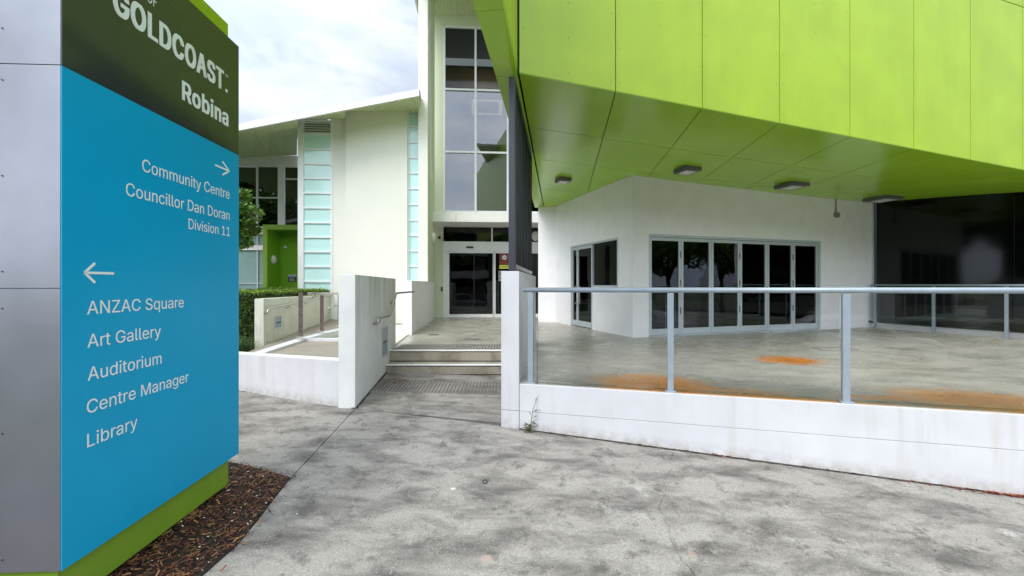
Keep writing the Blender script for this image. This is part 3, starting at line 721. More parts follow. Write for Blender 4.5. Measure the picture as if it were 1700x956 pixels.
hexa(bm, [q(pa, .035, finz(0)+.04), q(pb, .035, finz(7)+.16), q(pb, FW-.035, finz(7)+.16), q(pa, FW-.035, finz(0)+.04), q(pa, .035, 8.15), q(pb, .035, 8.15), q(pb, FW-.035, 8.15), q(pa, FW-.035, 8.15)])
part('fin_core', bm, MT['seam'], lb)

# white ground-floor walls, with openings
def wall_with_hole(pl, s0, s1, z0, zfun, hole, th, m, name='wall'):
    bm = BM(); h0, h1, hz0, hz1 = hole
    def blk(a, b, za, zb0, zb1): hexa(bm, [pl.w(a, za, -th), pl.w(b, za, -th), pl.w(b, za, 0), pl.w(a, za, 0), pl.w(a, zb0, -th), pl.w(b, zb1, -th), pl.w(b, zb1, 0), pl.w(a, zb0, 0)])
    if h0 > s0+.001: blk(s0, h0, z0, zfun(s0), zfun(h0))
    if s1 > h1+.001: blk(h1, s1, z0, zfun(h1), zfun(s1))
    blk(h0, h1, hz1, zfun(h0), zfun(h1))
    if hz0 > z0+.01: blk(h0, h1, z0, hz0, hz0)
    return part(name, bm, MT[m], lb)
zW = lambda pl: (lambda s: SZ(*pl.w(s, 0).to_2d())+.02)
sD0, zD1 = W_FRONT.hit(1077, 388); sD1 = W_FRONT.sx(1363)
zD1 = HC+(HY-388)/F*W_FRONT.w(sD0, 0).y
sEnd = (C2-C1).length
wall_with_hole(W_FRONT, -.0, sEnd, 0, zW(W_FRONT), (sD0, sD1, 0, zD1), .14, 'white_wall')
so0, so1 = W_OBL.sx(947.5), W_OBL.sx(1026.3); zo = HC+(HY-394)/F*W_OBL.w(so1, 0).y; zs = HC+(HY-477)/F*W_OBL.w(so1, 0).y
om = W_OBL.sx(983.5); oL = (C1-C0).length
wall_with_hole(W_OBL, 0, om, 0, zW(W_OBL), (so0, om, 0, zo), .14, 'white_wall')
wall_with_hole(W_OBL, om, oL, 0, zW(W_OBL), (om, so1, zs, zo), .14, 'white_wall')
WL = Pl(CL, C0-CL); bm = BM(); wl_ = (C0-CL).length
hexa(bm, [WL.w(0, 0, -1.9), WL.w(wl_+.1, 0, -1.9), WL.w(wl_, 0, 0), WL.w(0, 0, 0), WL.w(0, 3.5, -1.9), WL.w(wl_+.1, 3.5, -1.9), WL.w(wl_, 3.47, 0), WL.w(0, 3.47, 0)])
part('wall', bm, MT['white_wall'], lb)
# bifold doors: head frame and six leaves with hinges
bm = BM()
pbox(bm, W_FRONT, sD0, sD1, zD1-.055, zD1, -.12, -.005, .002); pbox(bm, W_FRONT, sD0, sD0+.035, 0, zD1-.055, -.12, -.006); pbox(bm, W_FRONT, sD1-.06, sD1, 0, zD1-.055, -.12, -.006)
pbox(bm, W_FRONT, sD0+.035, sD1-.06, .001, .022, -.11, .01); part('door_frame', bm, MT['greyframe'], lb)
nL = 6; lw_ = (sD1-.06-sD0-.035)/nL
for i in range(nL):
    a = sD0+.035+lw_*i+.004; b = a+lw_-.008; z0, z1 = .028, zD1-.062; st = .058
    bm = BM(); pbox(bm, W_FRONT, a, a+st, z0, z1, -.075, -.03, .002); pbox(bm, W_FRONT, b-st, b, z0, z1, -.075, -.03, .002)
    pbox(bm, W_FRONT, a+st, b-st, z0, z0+.13, -.073, -.032); pbox(bm, W_FRONT, a+st, b-st, z1-.07, z1, -.073, -.032)
    lf = part('door_leaf', bm, MT['greyframe'], lb)
    bm = BM(); pbox(bm, W_FRONT, a+st-.002, b-st+.002, z0+.128, z1-.068, -.056, -.048); part('pane', bm, MT['glass'], lf)
    if i % 2 == 0:
        for zc in (.55, 1.15, 1.78):
            bm = BM(); pbox(bm, W_FRONT, b-.03+.012, b-.03+.03, zc-.07, zc+.07, -.03, -.018, .002); part('hinge', bm, MT['dark'], lf)
    else:
        bm = BM(); pbox(bm, W_FRONT, b-.024, b-.012, .95, 1.07, -.03, -.012, .002); part('handle', bm, MT['dark'], lf)
# side door and fixed window in the oblique wall
bm = BM(); fr = .045
pbox(bm, W_OBL, so0, so0+fr, 0, zo-fr, -.10, .004); pbox(bm, W_OBL, om-fr, om, 0, zo-fr, -.10, .004); pbox(bm, W_OBL, so0, so1, zo-fr, zo, -.10, .005)
pbox(bm, W_OBL, om, so1, zs, zs+fr, -.10, .004); pbox(bm, W_OBL, so1-fr, so1, zs+fr, zo-fr, -.10, .004); part('window_frame', bm, MT['greyframe'], lb)
bm = BM(); pbox(bm, W_OBL, om, so1-fr, zs+fr, zo-fr, -.055, -.047); part('window_pane', bm, MT['glass'], lb)
sm_ = W_OBL.sx(957)
for a, b in ((so0+fr, sm_), (sm_, om-fr)):
    bm = BM(); st = .05 if b-a > .5 else .035
    pbox(bm, W_OBL, a+.004, a+st, .02, zo-fr-.006, -.07, -.02); pbox(bm, W_OBL, b-st, b-.004, .02, zo-fr-.006, -.07, -.02)
    pbox(bm, W_OBL, a+st, b-st, .02, .16, -.068, -.022); pbox(bm, W_OBL, a+st, b-st, zo-fr-.08, zo-fr-.006, -.068, -.022)
    lf = part('side_door', bm, MT['greyframe'], lb)
    bm = BM(); pbox(bm, W_OBL, a+st-.002, b-st+.002, .158, zo-fr-.078, -.05, -.043); part('pane', bm, MT['glass'], lf)
    if b-a > .3:
        sh = a+.03
        bm = BM(); tube(bm, bend([W_OBL.w(sh, .62, -.02), W_OBL.w(sh, .62, .06), W_OBL.w(sh+.26, .62, .06), W_OBL.w(sh+.26, 1.06, .06), W_OBL.w(sh, 1.06, .06), W_OBL.w(sh, 1.06, -.02)], .03), .014, 8); part('handle', bm, MT['steel'], lf)
# room behind the glass
bm = BM(); rp = [C0+Vector((.9, .5)), C1+Vector((.12, .6)), C2+Vector((-.4, .3)), C2+Vector((.3, 4.5)), Vector((4.5, 14.5)), C0+Vector((1.0, 2.0))]
bk = [(C0+Vector((.25, .3)), C0+Vector((1.1, 3.0))), (C0+Vector((1.1, 3.0)), C2+Vector((.2, 4))), (C2+Vector((.2, 4)), C2+Vector((-.05, .1)))]
for a, b in bk:
    pl = Pl(a, b-a); pbox(bm, pl, 0, (b-a).length, .0, 3.0, -.1, 0)
prism(bm, [C0+Vector((.3, .3)), C1+Vector((.05, .2)), C2+Vector((-.2, .1)), C2+Vector((0, 4)), C0+Vector((1.1, 3.0))], 2.75, 2.7)
prism(bm, [C0+Vector((.3, .3)), C1+Vector((.05, .2)), C2+Vector((-.2, .1)), C2+Vector((0, 4)), C0+Vector((1.1, 3.0))], .014, .004)
part('room_interior', bm, MT['interior'], lb)
WI = Pl(C1+W_FRONT.n*-.75, C2-C1)
bm = BM(); gg = {}
for i in range(81):
    s = 1.6+3.0*i/80
    for j in (0, 1): gg[i, j] = bm.verts.new(WI.w(s, .1+1.25*j, .05*math.sin(i*.9)))
for i in range(80): face(bm, (gg[i, 0], gg[i+1, 0], gg[i+1, 1], gg[i, 1]))
solo('curtain', bm, MT['purple'], 'dim plum coloured curtain hanging inside behind the bifold doors', 'curtain')
# dark glazed wall on the right
gz0 = .115; gL = 4.6
spj = [0.045]+[W_GL.sx(x, 0) for x in (1478, 1556, 1683, 1850)]+[gL]
bm = BM(); pbox(bm, W_GL, 0.001, gL, 0.001, gz0, -.1, .06); part('kerb', bm, MT['white_wall'], lb)
bm = BM(); hexa(bm, [W_GL.w(0, gz0, -.09), W_GL.w(.04, gz0, -.09), W_GL.w(.04, gz0, .012), W_GL.w(0, gz0, .012), *[W_GL.w(a_, SZ(*W_GL.w(a_, 0).to_2d())+.01, b_) for a_, b_ in ((0, -.09), (.04, -.09), (.04, .012), (0, .012))]]); part('window_jamb', bm, MT['greyframe'], lb)
for a, b in zip(spj[:-1], spj[1:]):
    bm = BM(); z1 = lambda s: SZ(*W_GL.w(s, 0).to_2d())+.02
    hexa(bm, [W_GL.w(a+.003, gz0+.01, -.03), W_GL.w(b-.003, gz0+.01, -.03), W_GL.w(b-.003, gz0+.01, -.02), W_GL.w(a+.003, gz0+.01, -.02), W_GL.w(a+.003, z1(a), -.03), W_GL.w(b-.003, z1(b), -.03), W_GL.w(b-.003, z1(b), -.02), W_GL.w(a+.003, z1(a), -.02)])
    part('glazing_panel', bm, MT['darkglass'], lb)
bm = BM(); pbox(bm, W_GL, .0, gL, gz0, 3.4, -.3, -.2); part('interior_partition', bm, MT['blind'], lb)
# the end of the box beyond the frame
bm = BM(); pbox(bm, W_GL, gL, gL+.3, -.8, 3.1, -3, 0); part('wall', bm, MT['white_wall'], lb)

# ceiling lights under the soffit
def ceiling_light(x, y, wx, label):
    d = HY-y
    # intersect the view ray with the soffit
    Y = 6.0
    for _ in range(40): X = k_(x)*Y; Y = (SZ(X, Y)-HC)/(d/F)
    X = k_(x)*Y; z = SZ(X, Y)
    t = thing('ceiling_light', (X, Y, z), label, 'ceiling light', 'square surface lights under the lime soffit')
    w_ = wx/F*Y/2*.86; u = FD; v = Vector((-FD.y, FD.x))
    def bx(bm, a, b, z0, z1, bev=0):
        q = lambda i, j: Vector((X, Y))+u*i+v*j
        c = [q(-a, -b), q(a, -b), q(a, b), q(-a, b)]
        hexa(bm, [Vector((*p, z0)) for p in c]+[Vector((*p, z1)) for p in c], bev)
    bm = BM(); bx(bm, w_, w_, z-.085, z-.004, .006); part('housing', bm, MT['lampbody'], t)
    bm = BM()
    for s in (-1, 1):
        pass
    bx(bm, w_*.66, w_*.66, z-.092, z-.086, .002); part('diffuser', bm, MT['diffuser'], t)
ceiling_light(935, 296, 25, 'square grey ceiling light nearest the black screen')
ceiling_light(1141, 279, 36, 'square grey ceiling light above the corner of the white wall')
ceiling_light(1314, 305, 41, 'square grey ceiling light above the bifold doors')
ceiling_light(1466, 327, 44, 'square grey ceiling light over the dark glazed wall corner')
# small junction box on the wall with its conduit, and the tap
s, z = W_FRONT.hit(1387.5, 357); t = thing('junction_box', W_FRONT.w(s, z), 'small beige junction box with a conduit up to the soffit', 'junction box')
bm = BM(); pbox(bm, W_FRONT, s-.075, s+.075, z-.06, z+.06, 0, .055, .006); part('box_body', bm, MT['riser'], t)
bm = BM(); tube(bm, [W_FRONT.w(s-.03, z+.06, .03), W_FRONT.w(s-.03, SZ(*W_FRONT.w(s, 0).to_2d()), .03)], .011, 8); part('conduit', bm, MT['riser'], t)
s, z = W_FRONT.hit(1442.5, 533); bm = BM(); tube(bm, [W_FRONT.w(s, z, 0), W_FRONT.w(s, z, .07), W_FRONT.w(s, z-.04, .08)], .025, 8)
solo('garden_tap', bm, MT['dark'], 'small dark tap fitting low on the white wall near the glazed corner', 'tap')
# floor grates
def grate(x, y, lx, ly, label):
    c = atZ(x, y); t = thing('floor_grate', c, label, 'grate')
    bm = BM(); box(bm, c.x-lx, c.x+lx, c.y-ly, c.y+ly, .0005, .004); part('grate_frame', bm, MT['steel'], t)
    bm = BM()
    for i in range(9):
        xx_ = c.x-lx+.02+(2*lx-.04)*i/8; box(bm, xx_-.006, xx_+.006, c.y-ly+.015, c.y+ly-.015, .0045, .0065)
    part('grate_slots', bm, MT['black'], t)
grate(783, 563, .155, .055, 'narrow rectangular floor grate on the entrance landing')
c = atZ(720, 555.5); bm = BM(); tube(bm, [Vector((c.x, c.y, .0005)), Vector((c.x, c.y, .004))], .12, 20); solo('drain_cover', bm, MT['tactile'], 'round flat drain cover near the entrance landing left wall', 'drain cover')
c = atZ(1385, 579); bm = BM()
for a, b in (((-.3, -.14), (.3, -.14)), ((.3, -.14), (.3, .14)), ((.3, .14), (-.3, .14)), ((-.3, .14), (-.3, -.14))):
    box(bm, c.x+min(a[0], b[0])-.006, c.x+max(a[0], b[0])+.006, c.y+min(a[1], b[1])-.006, c.y+max(a[1], b[1])+.006, .0005, .003)
solo('access_cover', bm, MT['grout'], 'rectangular access cover frame set in the terrace floor', 'access cover')
# small white shape behind the last door leaf
s = W_FRONT.sx(1335, -.3); c = W_FRONT.w(s, .30, -.3)
bm = BM(); prof = [(-.14, .0, .045, .05), (-.10, .0, .05, .085), (-.03, .0, .045, .09), (.05, .0, .048, .055), (.12, .0, .05, .04), (.155, .0, .03, .025)]
pr = None
for (u, _, hw, ht) in prof:
    cur = [bm.verts.new(W_FRONT.w(s+u, c.z+zz_, -.3+oo)) for zz_, oo in ((0, -hw), (0, hw), (ht*.6, hw), (ht, hw*.4), (ht, -hw*.4), (ht*.6, -hw))]
    if pr:
        for k in range(6): face(bm, (pr[k], pr[(k+1) % 6], cur[(k+1) % 6], cur[k]))
    else: face(bm, cur)
    pr = cur
face(bm, pr); solo('white_shape', bm, MT['white'], 'small white shape on a low ledge just inside the last bifold door', 'white_shape', smooth=True)
bm = BM(); pbox(bm, W_FRONT, s-.5, s+.35, .015, .298, -.55, -.15); solo('low_bench', bm, MT['interior'], 'dark low bench inside the last bifold door under the small white shape', 'bench')

# ================================================================== STEPS
st = thing('entrance_steps', (-1, 6.9, -.35), 'two concrete steps with white nosings up to the entrance landing', 'steps')
def stair(y0, z0, z1, y1, x0, x1):
    bm = BM(); box(bm, x0, x1, y0, y1, z0, z1, .004); part('tread', bm, MT['riser'], st)
    bm = BM(); box(bm, x0+.003, x1, y0-.004, y0+.05, z1-.012, z1+.0045, .002); part('nosing', bm, MT['stoneedge'], st)
    bm = BM(); box(bm, x0+.003, x1, y0-.0025, y0, z1-.026, z1-.0125); box(bm, x0+.003, x1, y0-.006, y0, max(z0, -.352), max(z0, -.352)+.012); part('riser_grime', bm, MT['grout'], st)
stair(6.766, -.55, -.19, 7.048, -2.09, .12)
stair(7.052, -.186, -.0006, 7.30, -2.095, .15)
def tactile(y0, y1, x0, x1, zf, label, nm):
    t = thing('tactile_strip', ((x0+x1)/2, y0, zf((x0+x1)/2, y0)), label, 'tactile strip')
    bm = BM(); nx = int((x1-x0)/.05); ny = int(round((y1-y0)/.05))
    for j in range(ny+1):
        for i in range(nx+1):
            x = x0+.05*i; y = y0+.05*j; z = zf(x, y); r = .019
            vb = [bm.verts.new((x+r*math.cos(a), y+r*math.sin(a), z)) for a in np.arange(6)*math.pi/3]
            vt = [bm.verts.new((x+r*.7*math.cos(a), y+r*.7*math.sin(a), z+.008)) for a in np.arange(6)*math.pi/3]
            bm.faces.new(vt)
            for k in range(6): bm.faces.new((vb[k], vb[(k+1) % 6], vt[(k+1) % 6], vt[k]))
    part('studs', bm, MT['tactile'], t, kind='stuff')
tactile(G(740, 652).y, G(740, 632).y, -1.98, .02, gz, 'metal tactile studs on the footpath at the foot of the steps', 1)
tactile(7.20, 7.72, -2.02, .22, lambda x, y: .0, 'metal tactile studs on the landing at the top of the steps', 2)

# ================================================================== STAIR WALL with handrail and step light
SW0 = Vector((-1.94, 5.14)); SWL = Pl(SW0, Vector((-2.11+1.94, 7.54-5.14)))      # right-hand face
ln = 2.40; tw = .205
swt = thing('stair_wall', (-2.0, 6.3, -.4), 'white rendered wall with green stains on the left of the steps', 'wall')
def lz(s, o=0): q = SWL.w(s, 0, o); return gz(q.x, q.y)
bm = BM(); e0 = SWL.w(0, 0).to_2d(); fd = LD
sgn = SWL.n
c0 = e0; c1 = e0-Vector((1, .02)).normalized()*tw; c2 = SWL.w(ln, 0).to_2d(); c3 = c2-Vector((1, 0))*tw
hexa(bm, [Vector((*c1, -.7)), Vector((*c0, -.7)), Vector((*c2, -.7)), Vector((*c3, -.7)), Vector((*c1, 1.243)), Vector((*c0, 1.243)), Vector((*c2, 1.224)), Vector((*c3, 1.224))], .005)
part('wall_body', bm, MT['stained'], swt)
HO = .07
def rail_thing(name, pl, px, label, off, r=.019, brackets=(), endloop=None, extra=None):
    p3 = []
    for x, y in px:
        s, z = pl.hit(x, y, off); p3.append(pl.w(s, z, off))
    if endloop: p3 = [pl.w(pl.hit(*px[0], off)[0]+.0, p3[0].z-.07, .0), pl.w(pl.hit(*px[0], off)[0]-.03, p3[0].z-.07, off)]+p3
    t = thing(name, p3[0], label, 'handrail')
    bm = BM(); tube(bm, bend(p3, .06), r, 10); part('rail', bm, MT['steel'], t, smooth=True)
    for x in brackets:
        s = pl.sx(x, off); y = np.interp(x, [p[0] for p in px], [p[1] for p in px]); z = pl.hit(x, y, off)[1]
        bm = BM(); tube(bm, bend([pl.w(s, z-.02, off), pl.w(s, z-.07, off*.7), pl.w(s, z-.07, 0)], .02), .008, 8); bmesh.ops.recalc_face_normals(bm, faces=bm.faces)
        tube(bm, [pl.w(s, z-.07, 0), pl.w(s, z-.07, .008)], .035, 12); part('bracket', bm, MT['steel'], t)
    return t
rail_thing('steel_handrail', SWL, [(628, 529), (647, 525), (658, 486.5), (688, 484)], 'stainless handrail bent down the side of the stair wall', HO, brackets=(632, 655.5), endloop=1)
def step_light(pl, x0, y0, x1, y1, label):
    s0, za = pl.hit(x0, y0); s1, zb1 = pl.hit(x1, y0); z0 = pl.hit(x1, y1)[1]; zt_ = zb1
    a, b = min(s0, s1), max(s0, s1); t = thing('step_light', pl.w((a+b)/2, z0), label, 'step light')
    bm = BM(); f = .018
    pbox(bm, pl, a, b, z0, z0+f, 0, .014); pbox(bm, pl, a, b, zt_-f, zt_, 0, .014); pbox(bm, pl, a, a+f, z0+f, zt_-f, 0, .014); pbox(bm, pl, b-f, b, z0+f, zt_-f, 0, .014)
    part('cover_frame', bm, MT['greyframe'], t)
    bm = BM(); pbox(bm, pl, a+f, b-f, z0+f, zt_-f, .0, .006); part('louvre_plate', bm, MT['rail'], t)
    bm = BM(); zc = (z0+zt_)/2; pbox(bm, pl, a+(b-a)*.3, b-f*1.2, zc-.03, zc+.0, .006, .012); part('light_slot', bm, MT['dark'], t)
step_light(SWL, 632.8, 540, 642.5, 587, 'grey recessed step light low in the stair wall')

# ================================================================== PLANTER-HEIGHT RAMP WALL (left)
RL = Vector((-3.73, 5.66)); RR = c1+Vector((.0, .03)); RWP = Pl(RL, RR-RL); rwl = (RR-RL).length; rz = .172
rw = thing('ramp_wall', (RL.x+1, RL.y-.3, -.4), 'low white wall with a sloping kerb round the ramp', 'wall')
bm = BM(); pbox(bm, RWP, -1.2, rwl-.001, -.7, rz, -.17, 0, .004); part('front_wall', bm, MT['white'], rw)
K0 = atZ(412, 590, rz).to_2d(); 
# kerb along the far side of the ramp, rising away from the camera
kp = [Vector((-3.62, 5.80)), Vector((-3.74, 7.30)), Vector((-3.86, 9.2)), Vector((-4.1, 12.2))]; kz = [rz+.0, .175, .235, .42]
kp2 = [p+Vector((.16, 0)) for p in kp]
kz = [rz-.003, .178, HC-(545-HY)/F*9.2, .42]
bm = BM()
for i in range(3):
    a, b = kp[i], kp[i+1]; zA, zB = kz[i], kz[i+1]
    hexa(bm, [Vector((a.x, a.y, -.5)), Vector((a.x+.17, a.y, -.5)), Vector((b.x+.17, b.y, -.5)), Vector((b.x, b.y, -.5)), Vector((a.x, a.y, zA)), Vector((a.x+.17, a.y, zA)), Vector((b.x+.17, b.y, zB)), Vector((b.x, b.y, zB))])
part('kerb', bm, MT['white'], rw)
bm = BM(); prism(bm, [Vector((-3.46, 5.72)), Vector((-2.16, 5.30)), Vector((-2.2, 7.2)), Vector((-3.58, 7.2))], .135, -.4); solo('ramp_landing', bm, MT['ramp'], 'brown grey concrete ramp landing behind the low white wall', kind='structure')
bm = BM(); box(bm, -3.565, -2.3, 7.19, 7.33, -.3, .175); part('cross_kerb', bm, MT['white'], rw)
bm = BM(); prism(bm, [Vector((-3.57, 7.34)), Vector((-2.12, 7.34)), Vector((-2.45, 11)), Vector((-3.8, 11.5))], lambda x, y: .02+.0*(y-7.3), -.5); solo('ramp_flight', bm, MT['old_white'], 'pale concrete ramp flight beyond the landing', kind='structure')
bm = BM(); prism(bm, [Vector((-3.9, 7.3)), Vector((-4.9, 7.6)), Vector((-5.4, 12.9)), Vector((-4.2, 12.9))], lambda x, y: -.15+.055*(y-7.5), -.7); solo('lower_ramp', bm, MT['ramp'], 'concrete ramp running beside the weathered wall', kind='structure')
# landing between stair wall and the pier
bm = BM(); prism(bm, [Vector((-2.14, 7.5)), Vector((-3.5, 9.4)), Vector((-3.9, 11.9)), Vector((-2.62, 12.0)), Vector((-2.42, 9.4)), Vector((-2.11, 7.6))], -.002, -.5)
bmesh.ops.triangulate(bm, faces=[f for f in bm.faces if len(f.verts) > 4]); solo('side_landing', bm, MT['riser'], 'pale concrete landing left of the entrance', kind='structure')
# tea-stained posts and rail on the kerb
RB = Pl(kp[0]+Vector((.085, 0)), kp[2]-kp[0]); 
rbx = thing('ramp_balustrade', RB.w(2, .2), 'brown stained steel posts and rail on the ramp kerb', 'balustrade')
prs = []
for x, yb, yt in ((499.3, 559, 486), (534.5, 549.5, 490), (563.5, 541, 489)):
    s = RB.sx(x); zb_, zt_ = RB.hit(x, yb)[1], RB.hit(x, yt)[1]
    bm = BM(); w_ = .028; pbox(bm, RB, s-w_, s+w_, zb_, zt_, -w_, w_, .003); po = part('post', bm, MT['brownsteel'], rbx); prs.append((s, zb_, zt_))
    bm = BM(); pbox(bm, RB, s-.07, s+.07, zb_-.005, zb_+.012, -.06, .06, .002); part('base_plate', bm, MT['steel'], po)
bm = BM(); pts_ = [RB.w(RB.sx(x), RB.hit(x, y)[1], .02) for x, y in ((510, 487.5), (535, 487), (564, 487), (580, 487))]; tube(bm, pts_, .022, 10); part('rail', bm, MT['steel'], rbx)
bm = BM(); s0, z0 = RB.hit(502, 497, -.05); s1, z1 = RB.hit(516, 491, -.05)
tube(bm, bend([RB.w(s0, z0, 0), RB.w(s0+.2, z0, .03), RB.w(s1, z1, .03)], .04), .014, 8); part('rail_return', bm, MT['steel'], rbx)
# weathered wall on the far side of the ramp
FWp = Pl(Vector((-5.02, 8.4)), EA); 
fwt = thing('weathered_wall', FWp.w(2, -.15), 'weathered beige wall with pale end beside the clipped hedge', 'wall')
bm = BM(); fa = FWp.w(0, 0).to_2d(); fb = FWp.w(4.5, 0).to_2d(); v_ = Vector((-.185, 0))
hexa(bm, [Vector((*(fa+v_), -.5)), Vector((*fa, -.5)), Vector((*fb, -.5)), Vector((*(fb+v_), -.5)), Vector((*(fa+v_), .828)), Vector((*fa, .828)), Vector((*fb, .828)), Vector((*(fb+v_), .828))], .005)
part('wall_body', bm, MT['old_white'], fwt)
rail_thing('steel_handrail', FWp, [(445, 514), (451, 511.5), (530, 494.5), (562, 489)], 'stainless handrail rising along the weathered beige wall', .07, brackets=(481, 511, 553), endloop=1)
rail_thing('steel_handrail', FWp, [(545, 513), (549, 509), (562, 507)], 'short curled handrail end low on the weathered wall behind the posts', .5, brackets=(), endloop=None)
step_light(FWp, 455.5, 523, 466.5, 543.5, 'grey recessed step light in the weathered beige wall')

# ================================================================== ENTRANCE BUILDING
eb = thing('entrance_building', (-1, 14.4, 0), 'tall white entrance building with full height reflective glazing', 'building')
E = Pl(Vector((k_(780)*14.2, 14.2)), EF)
def eh(x, y, o=0): return E.hit(x, y, o)
ex = [E.sx(737.5), E.sx(789.5), E.sx(843), E.sx(896), E.sx(950)]
ez = [eh(780, y)[1] for y in (351, 252, 148.5, 45)]
dl0 = E.sx(743.5)-.001
# window wall with white mullions and panes
bm = BM(); mw = .035
for s in ex: pbox(bm, E, s-mw, s+mw, ez[0], ez[3], -.12, 0)
for z in ez: 
    for a, b in zip(ex[:-1], ex[1:]): pbox(bm, E, a+mw, b-mw, z-.03, z+.03, -.11, -.003)
part('window_frame', bm, MT['whiteframe'], eb)
for i, (a, b) in enumerate(zip(ex[:-1], ex[1:])):
    for j in range(3):
        bm = BM(); pbox(bm, E, a+mw-.004, b-mw+.004, ez[j]+.028, ez[j+1]-.028, -.07, -.06); part('window_pane', bm, MT['mirror'] if j < 2 else MT['darkglass'], eb)
# wall around it
zt_ = ez[3]; sl_ = E.sx(721.5, 0)
z31 = eh(780, 373)[1]; z3a = eh(780, 401)[1]; z3b = eh(780, 416.5)[1]
bm = BM(); pbox(bm, E, sl_-.4, ex[0]-mw-.001, 0, 10.3, -.2, .0); part('wall', bm, MT['greenbounce'], eb)
bm = BM(); pbox(bm, E, ex[0]-mw, ex[-1]+.3, ez[3]+.032, 10.3, -.2, -.002); part('wall', bm, MT['greenbounce'], eb)
bm = BM(); pbox(bm, E, ex[0]-mw, ex[-1]+.3, z31+.001, ez[0]-.032, -.2, -.004); part('wall', bm, MT['whiteframe'], eb)
bm = BM(); pbox(bm, E, ex[0]-mw+.002, ex[-1]+.3, z3b, z3a, -.16, .03, .003); part('door_header', bm, MT['whiteframe'], eb)
bm = BM(); pbox(bm, E, ex[0]-mw, dl0, 0, z3b-.001, -.12, -.01); part('door_jamb', bm, MT['whiteframe'], eb)
# transom lights above the header
tx = [E.sx(741), E.sx(818), E.sx(896)]
for a, b in zip(tx[:-1], tx[1:]):
    bm = BM(); pbox(bm, E, a, b-.05, z3a+.002, z31-.002, -.08, -.07); part('transom_pane', bm, MT['glass'], eb)
    bm = BM(); pbox(bm, E, b-.05, b, z3a, z31, -.13, -.01); part('transom_mullion', bm, MT['whiteframe'], eb)
# sliding doors
dz0 = .04
dl = [(E.sx(743.5), E.sx(819.5)), (E.sx(820.5), E.sx(896))]
for a, b in dl:
    bm = BM(); f = .045
    pbox(bm, E, a, a+f, 0, z3b, -.10, -.02); pbox(bm, E, b-f*.6, b, 0, z3b, -.10, -.02); pbox(bm, E, a+f, b-f*.6, z3b-.07, z3b, -.09, -.03); pbox(bm, E, a+f, b-f*.6, 0.0, .10, -.09, -.03)
    dd = part('sliding_door', bm, MT['whiteframe'], eb)
    bm = BM(); pbox(bm, E, a+f-.003, b-f*.6+.003, .098, z3b-.068, -.065, -.055); part('pane', bm, MT['glass'], dd)
    m_ = (a+b)/2; bm = BM(); pbox(bm, E, m_+.1, m_+.115, .1, z3b-.07, -.055, -.045); part('meeting_edge', bm, MT['dark'], dd)
s, z = eh(780, 410.5, .03); bm = BM(); pbox(bm, E, s-.12, s+.12, z-.028, z+.028, .03, .08, .008); solo('door_sensor', bm, MT['black'], 'slim black motion sensor above the entrance sliding doors', 'door sensor')
s, z = eh(729.5, 394.5); bm = BM(); tube(bm, [E.w(s, z, 0), E.w(s, z, .05)], .05, 14); solo('door_bell', bm, MT['black'], 'small round black fitting on the wall left of the entrance doors', 'wall fitting')
s, z = eh(733.5, 480); bm = BM(); pbox(bm, E, s-.03, s+.03, z-.08, z+.08, 0, .03, .006); solo('card_reader', bm, MT['black'], 'black card reader on the wall left of the entrance doors', 'card reader')
# notice with the no-smoking roundel, stuck to the second door
s, z = eh(836.5, 430, .0)
nt_ = thing('door_notice', E.w(s, z-.3, -.05), 'red and yellow no smoking notice on the entrance door glass', 'notice')
pr = lambda x, y: E.hit(x, y, -.05)
s0, z0 = pr(829, 439.5); s1, z1 = pr(848, 419.5)
m_red, _ = mat('dark_red_print', (.20, .035, .02), .5); m_yel, _ = mat('lime_yellow_print', (.62, .66, .10), .5); m_wh, _ = mat('white_print', (.8, .8, .78), .5)
bm = BM(); pbox(bm, E, s0, s1, z0, z1, -.054, -.05); part('red_panel', bm, m_red, nt_)
bm = BM(); sc_, zc_ = pr(837.5, 427.3); tube(bm, [E.w(sc_, zc_, -.05), E.w(sc_, zc_, -.046)], .10, 24); part('roundel', bm, m_wh, nt_)
bm = BM()
pbox(bm, E, sc_-.05, sc_+.045, zc_-.012, zc_+.010, -.046, -.044); part('cigarette_mark', bm, MT['black'], nt_)
bm = BM(); pr_ = None
ring = []
for a in np.linspace(0, 2*math.pi, 29): ring.append(E.w(sc_+.088*math.cos(a), zc_+.088*math.sin(a), -.0455))
tube(bm, ring, .010, 5, False); part('red_ring', bm, m_red, nt_)
s0, z0 = pr(829, 446); s1, z1 = pr(848, 440); bm = BM(); pbox(bm, E, s0, s1, z0, z1, -.054, -.049); part('yellow_panel', bm, m_yel, nt_)
bm = BM(); zc2 = (z0+z1)/2; pbox(bm, E, s0+.02, s1-.02, zc2-.012, zc2+.006, -.049, -.047); part('print_bar', bm, MT['deepgreen'], nt_)
bm = BM()
for i, wv_ in enumerate((.30, .08, .18, .22, .15, .2, .12, .16)):
    zz_ = pr(829, 450+i*2.2)[1]; sA = pr(827.5, 450)[0]; pbox(bm, E, sA, sA+wv_, zz_-.012, zz_+.004, -.054, -.05)
part('opening_hours_print', bm, m_wh, nt_, kind='stuff')
# canopy slab over the doors
zc0, zc1 = 3.07, 3.38
bm = BM(); sC = E.sx(713.5, 1.25)
pbox(bm, E, sC, E.sx(757, 1.25)-.004, zc0, zc1, .001, 1.25, .006); part('canopy_section', bm, MT['fascia'], eb)
bm = BM(); pbox(bm, E, E.sx(757, 1.25)+.004, ex[-1]+.3, zc0, zc1, .001, 1.25, .006); part('canopy_section', bm, MT['fascia'], eb)
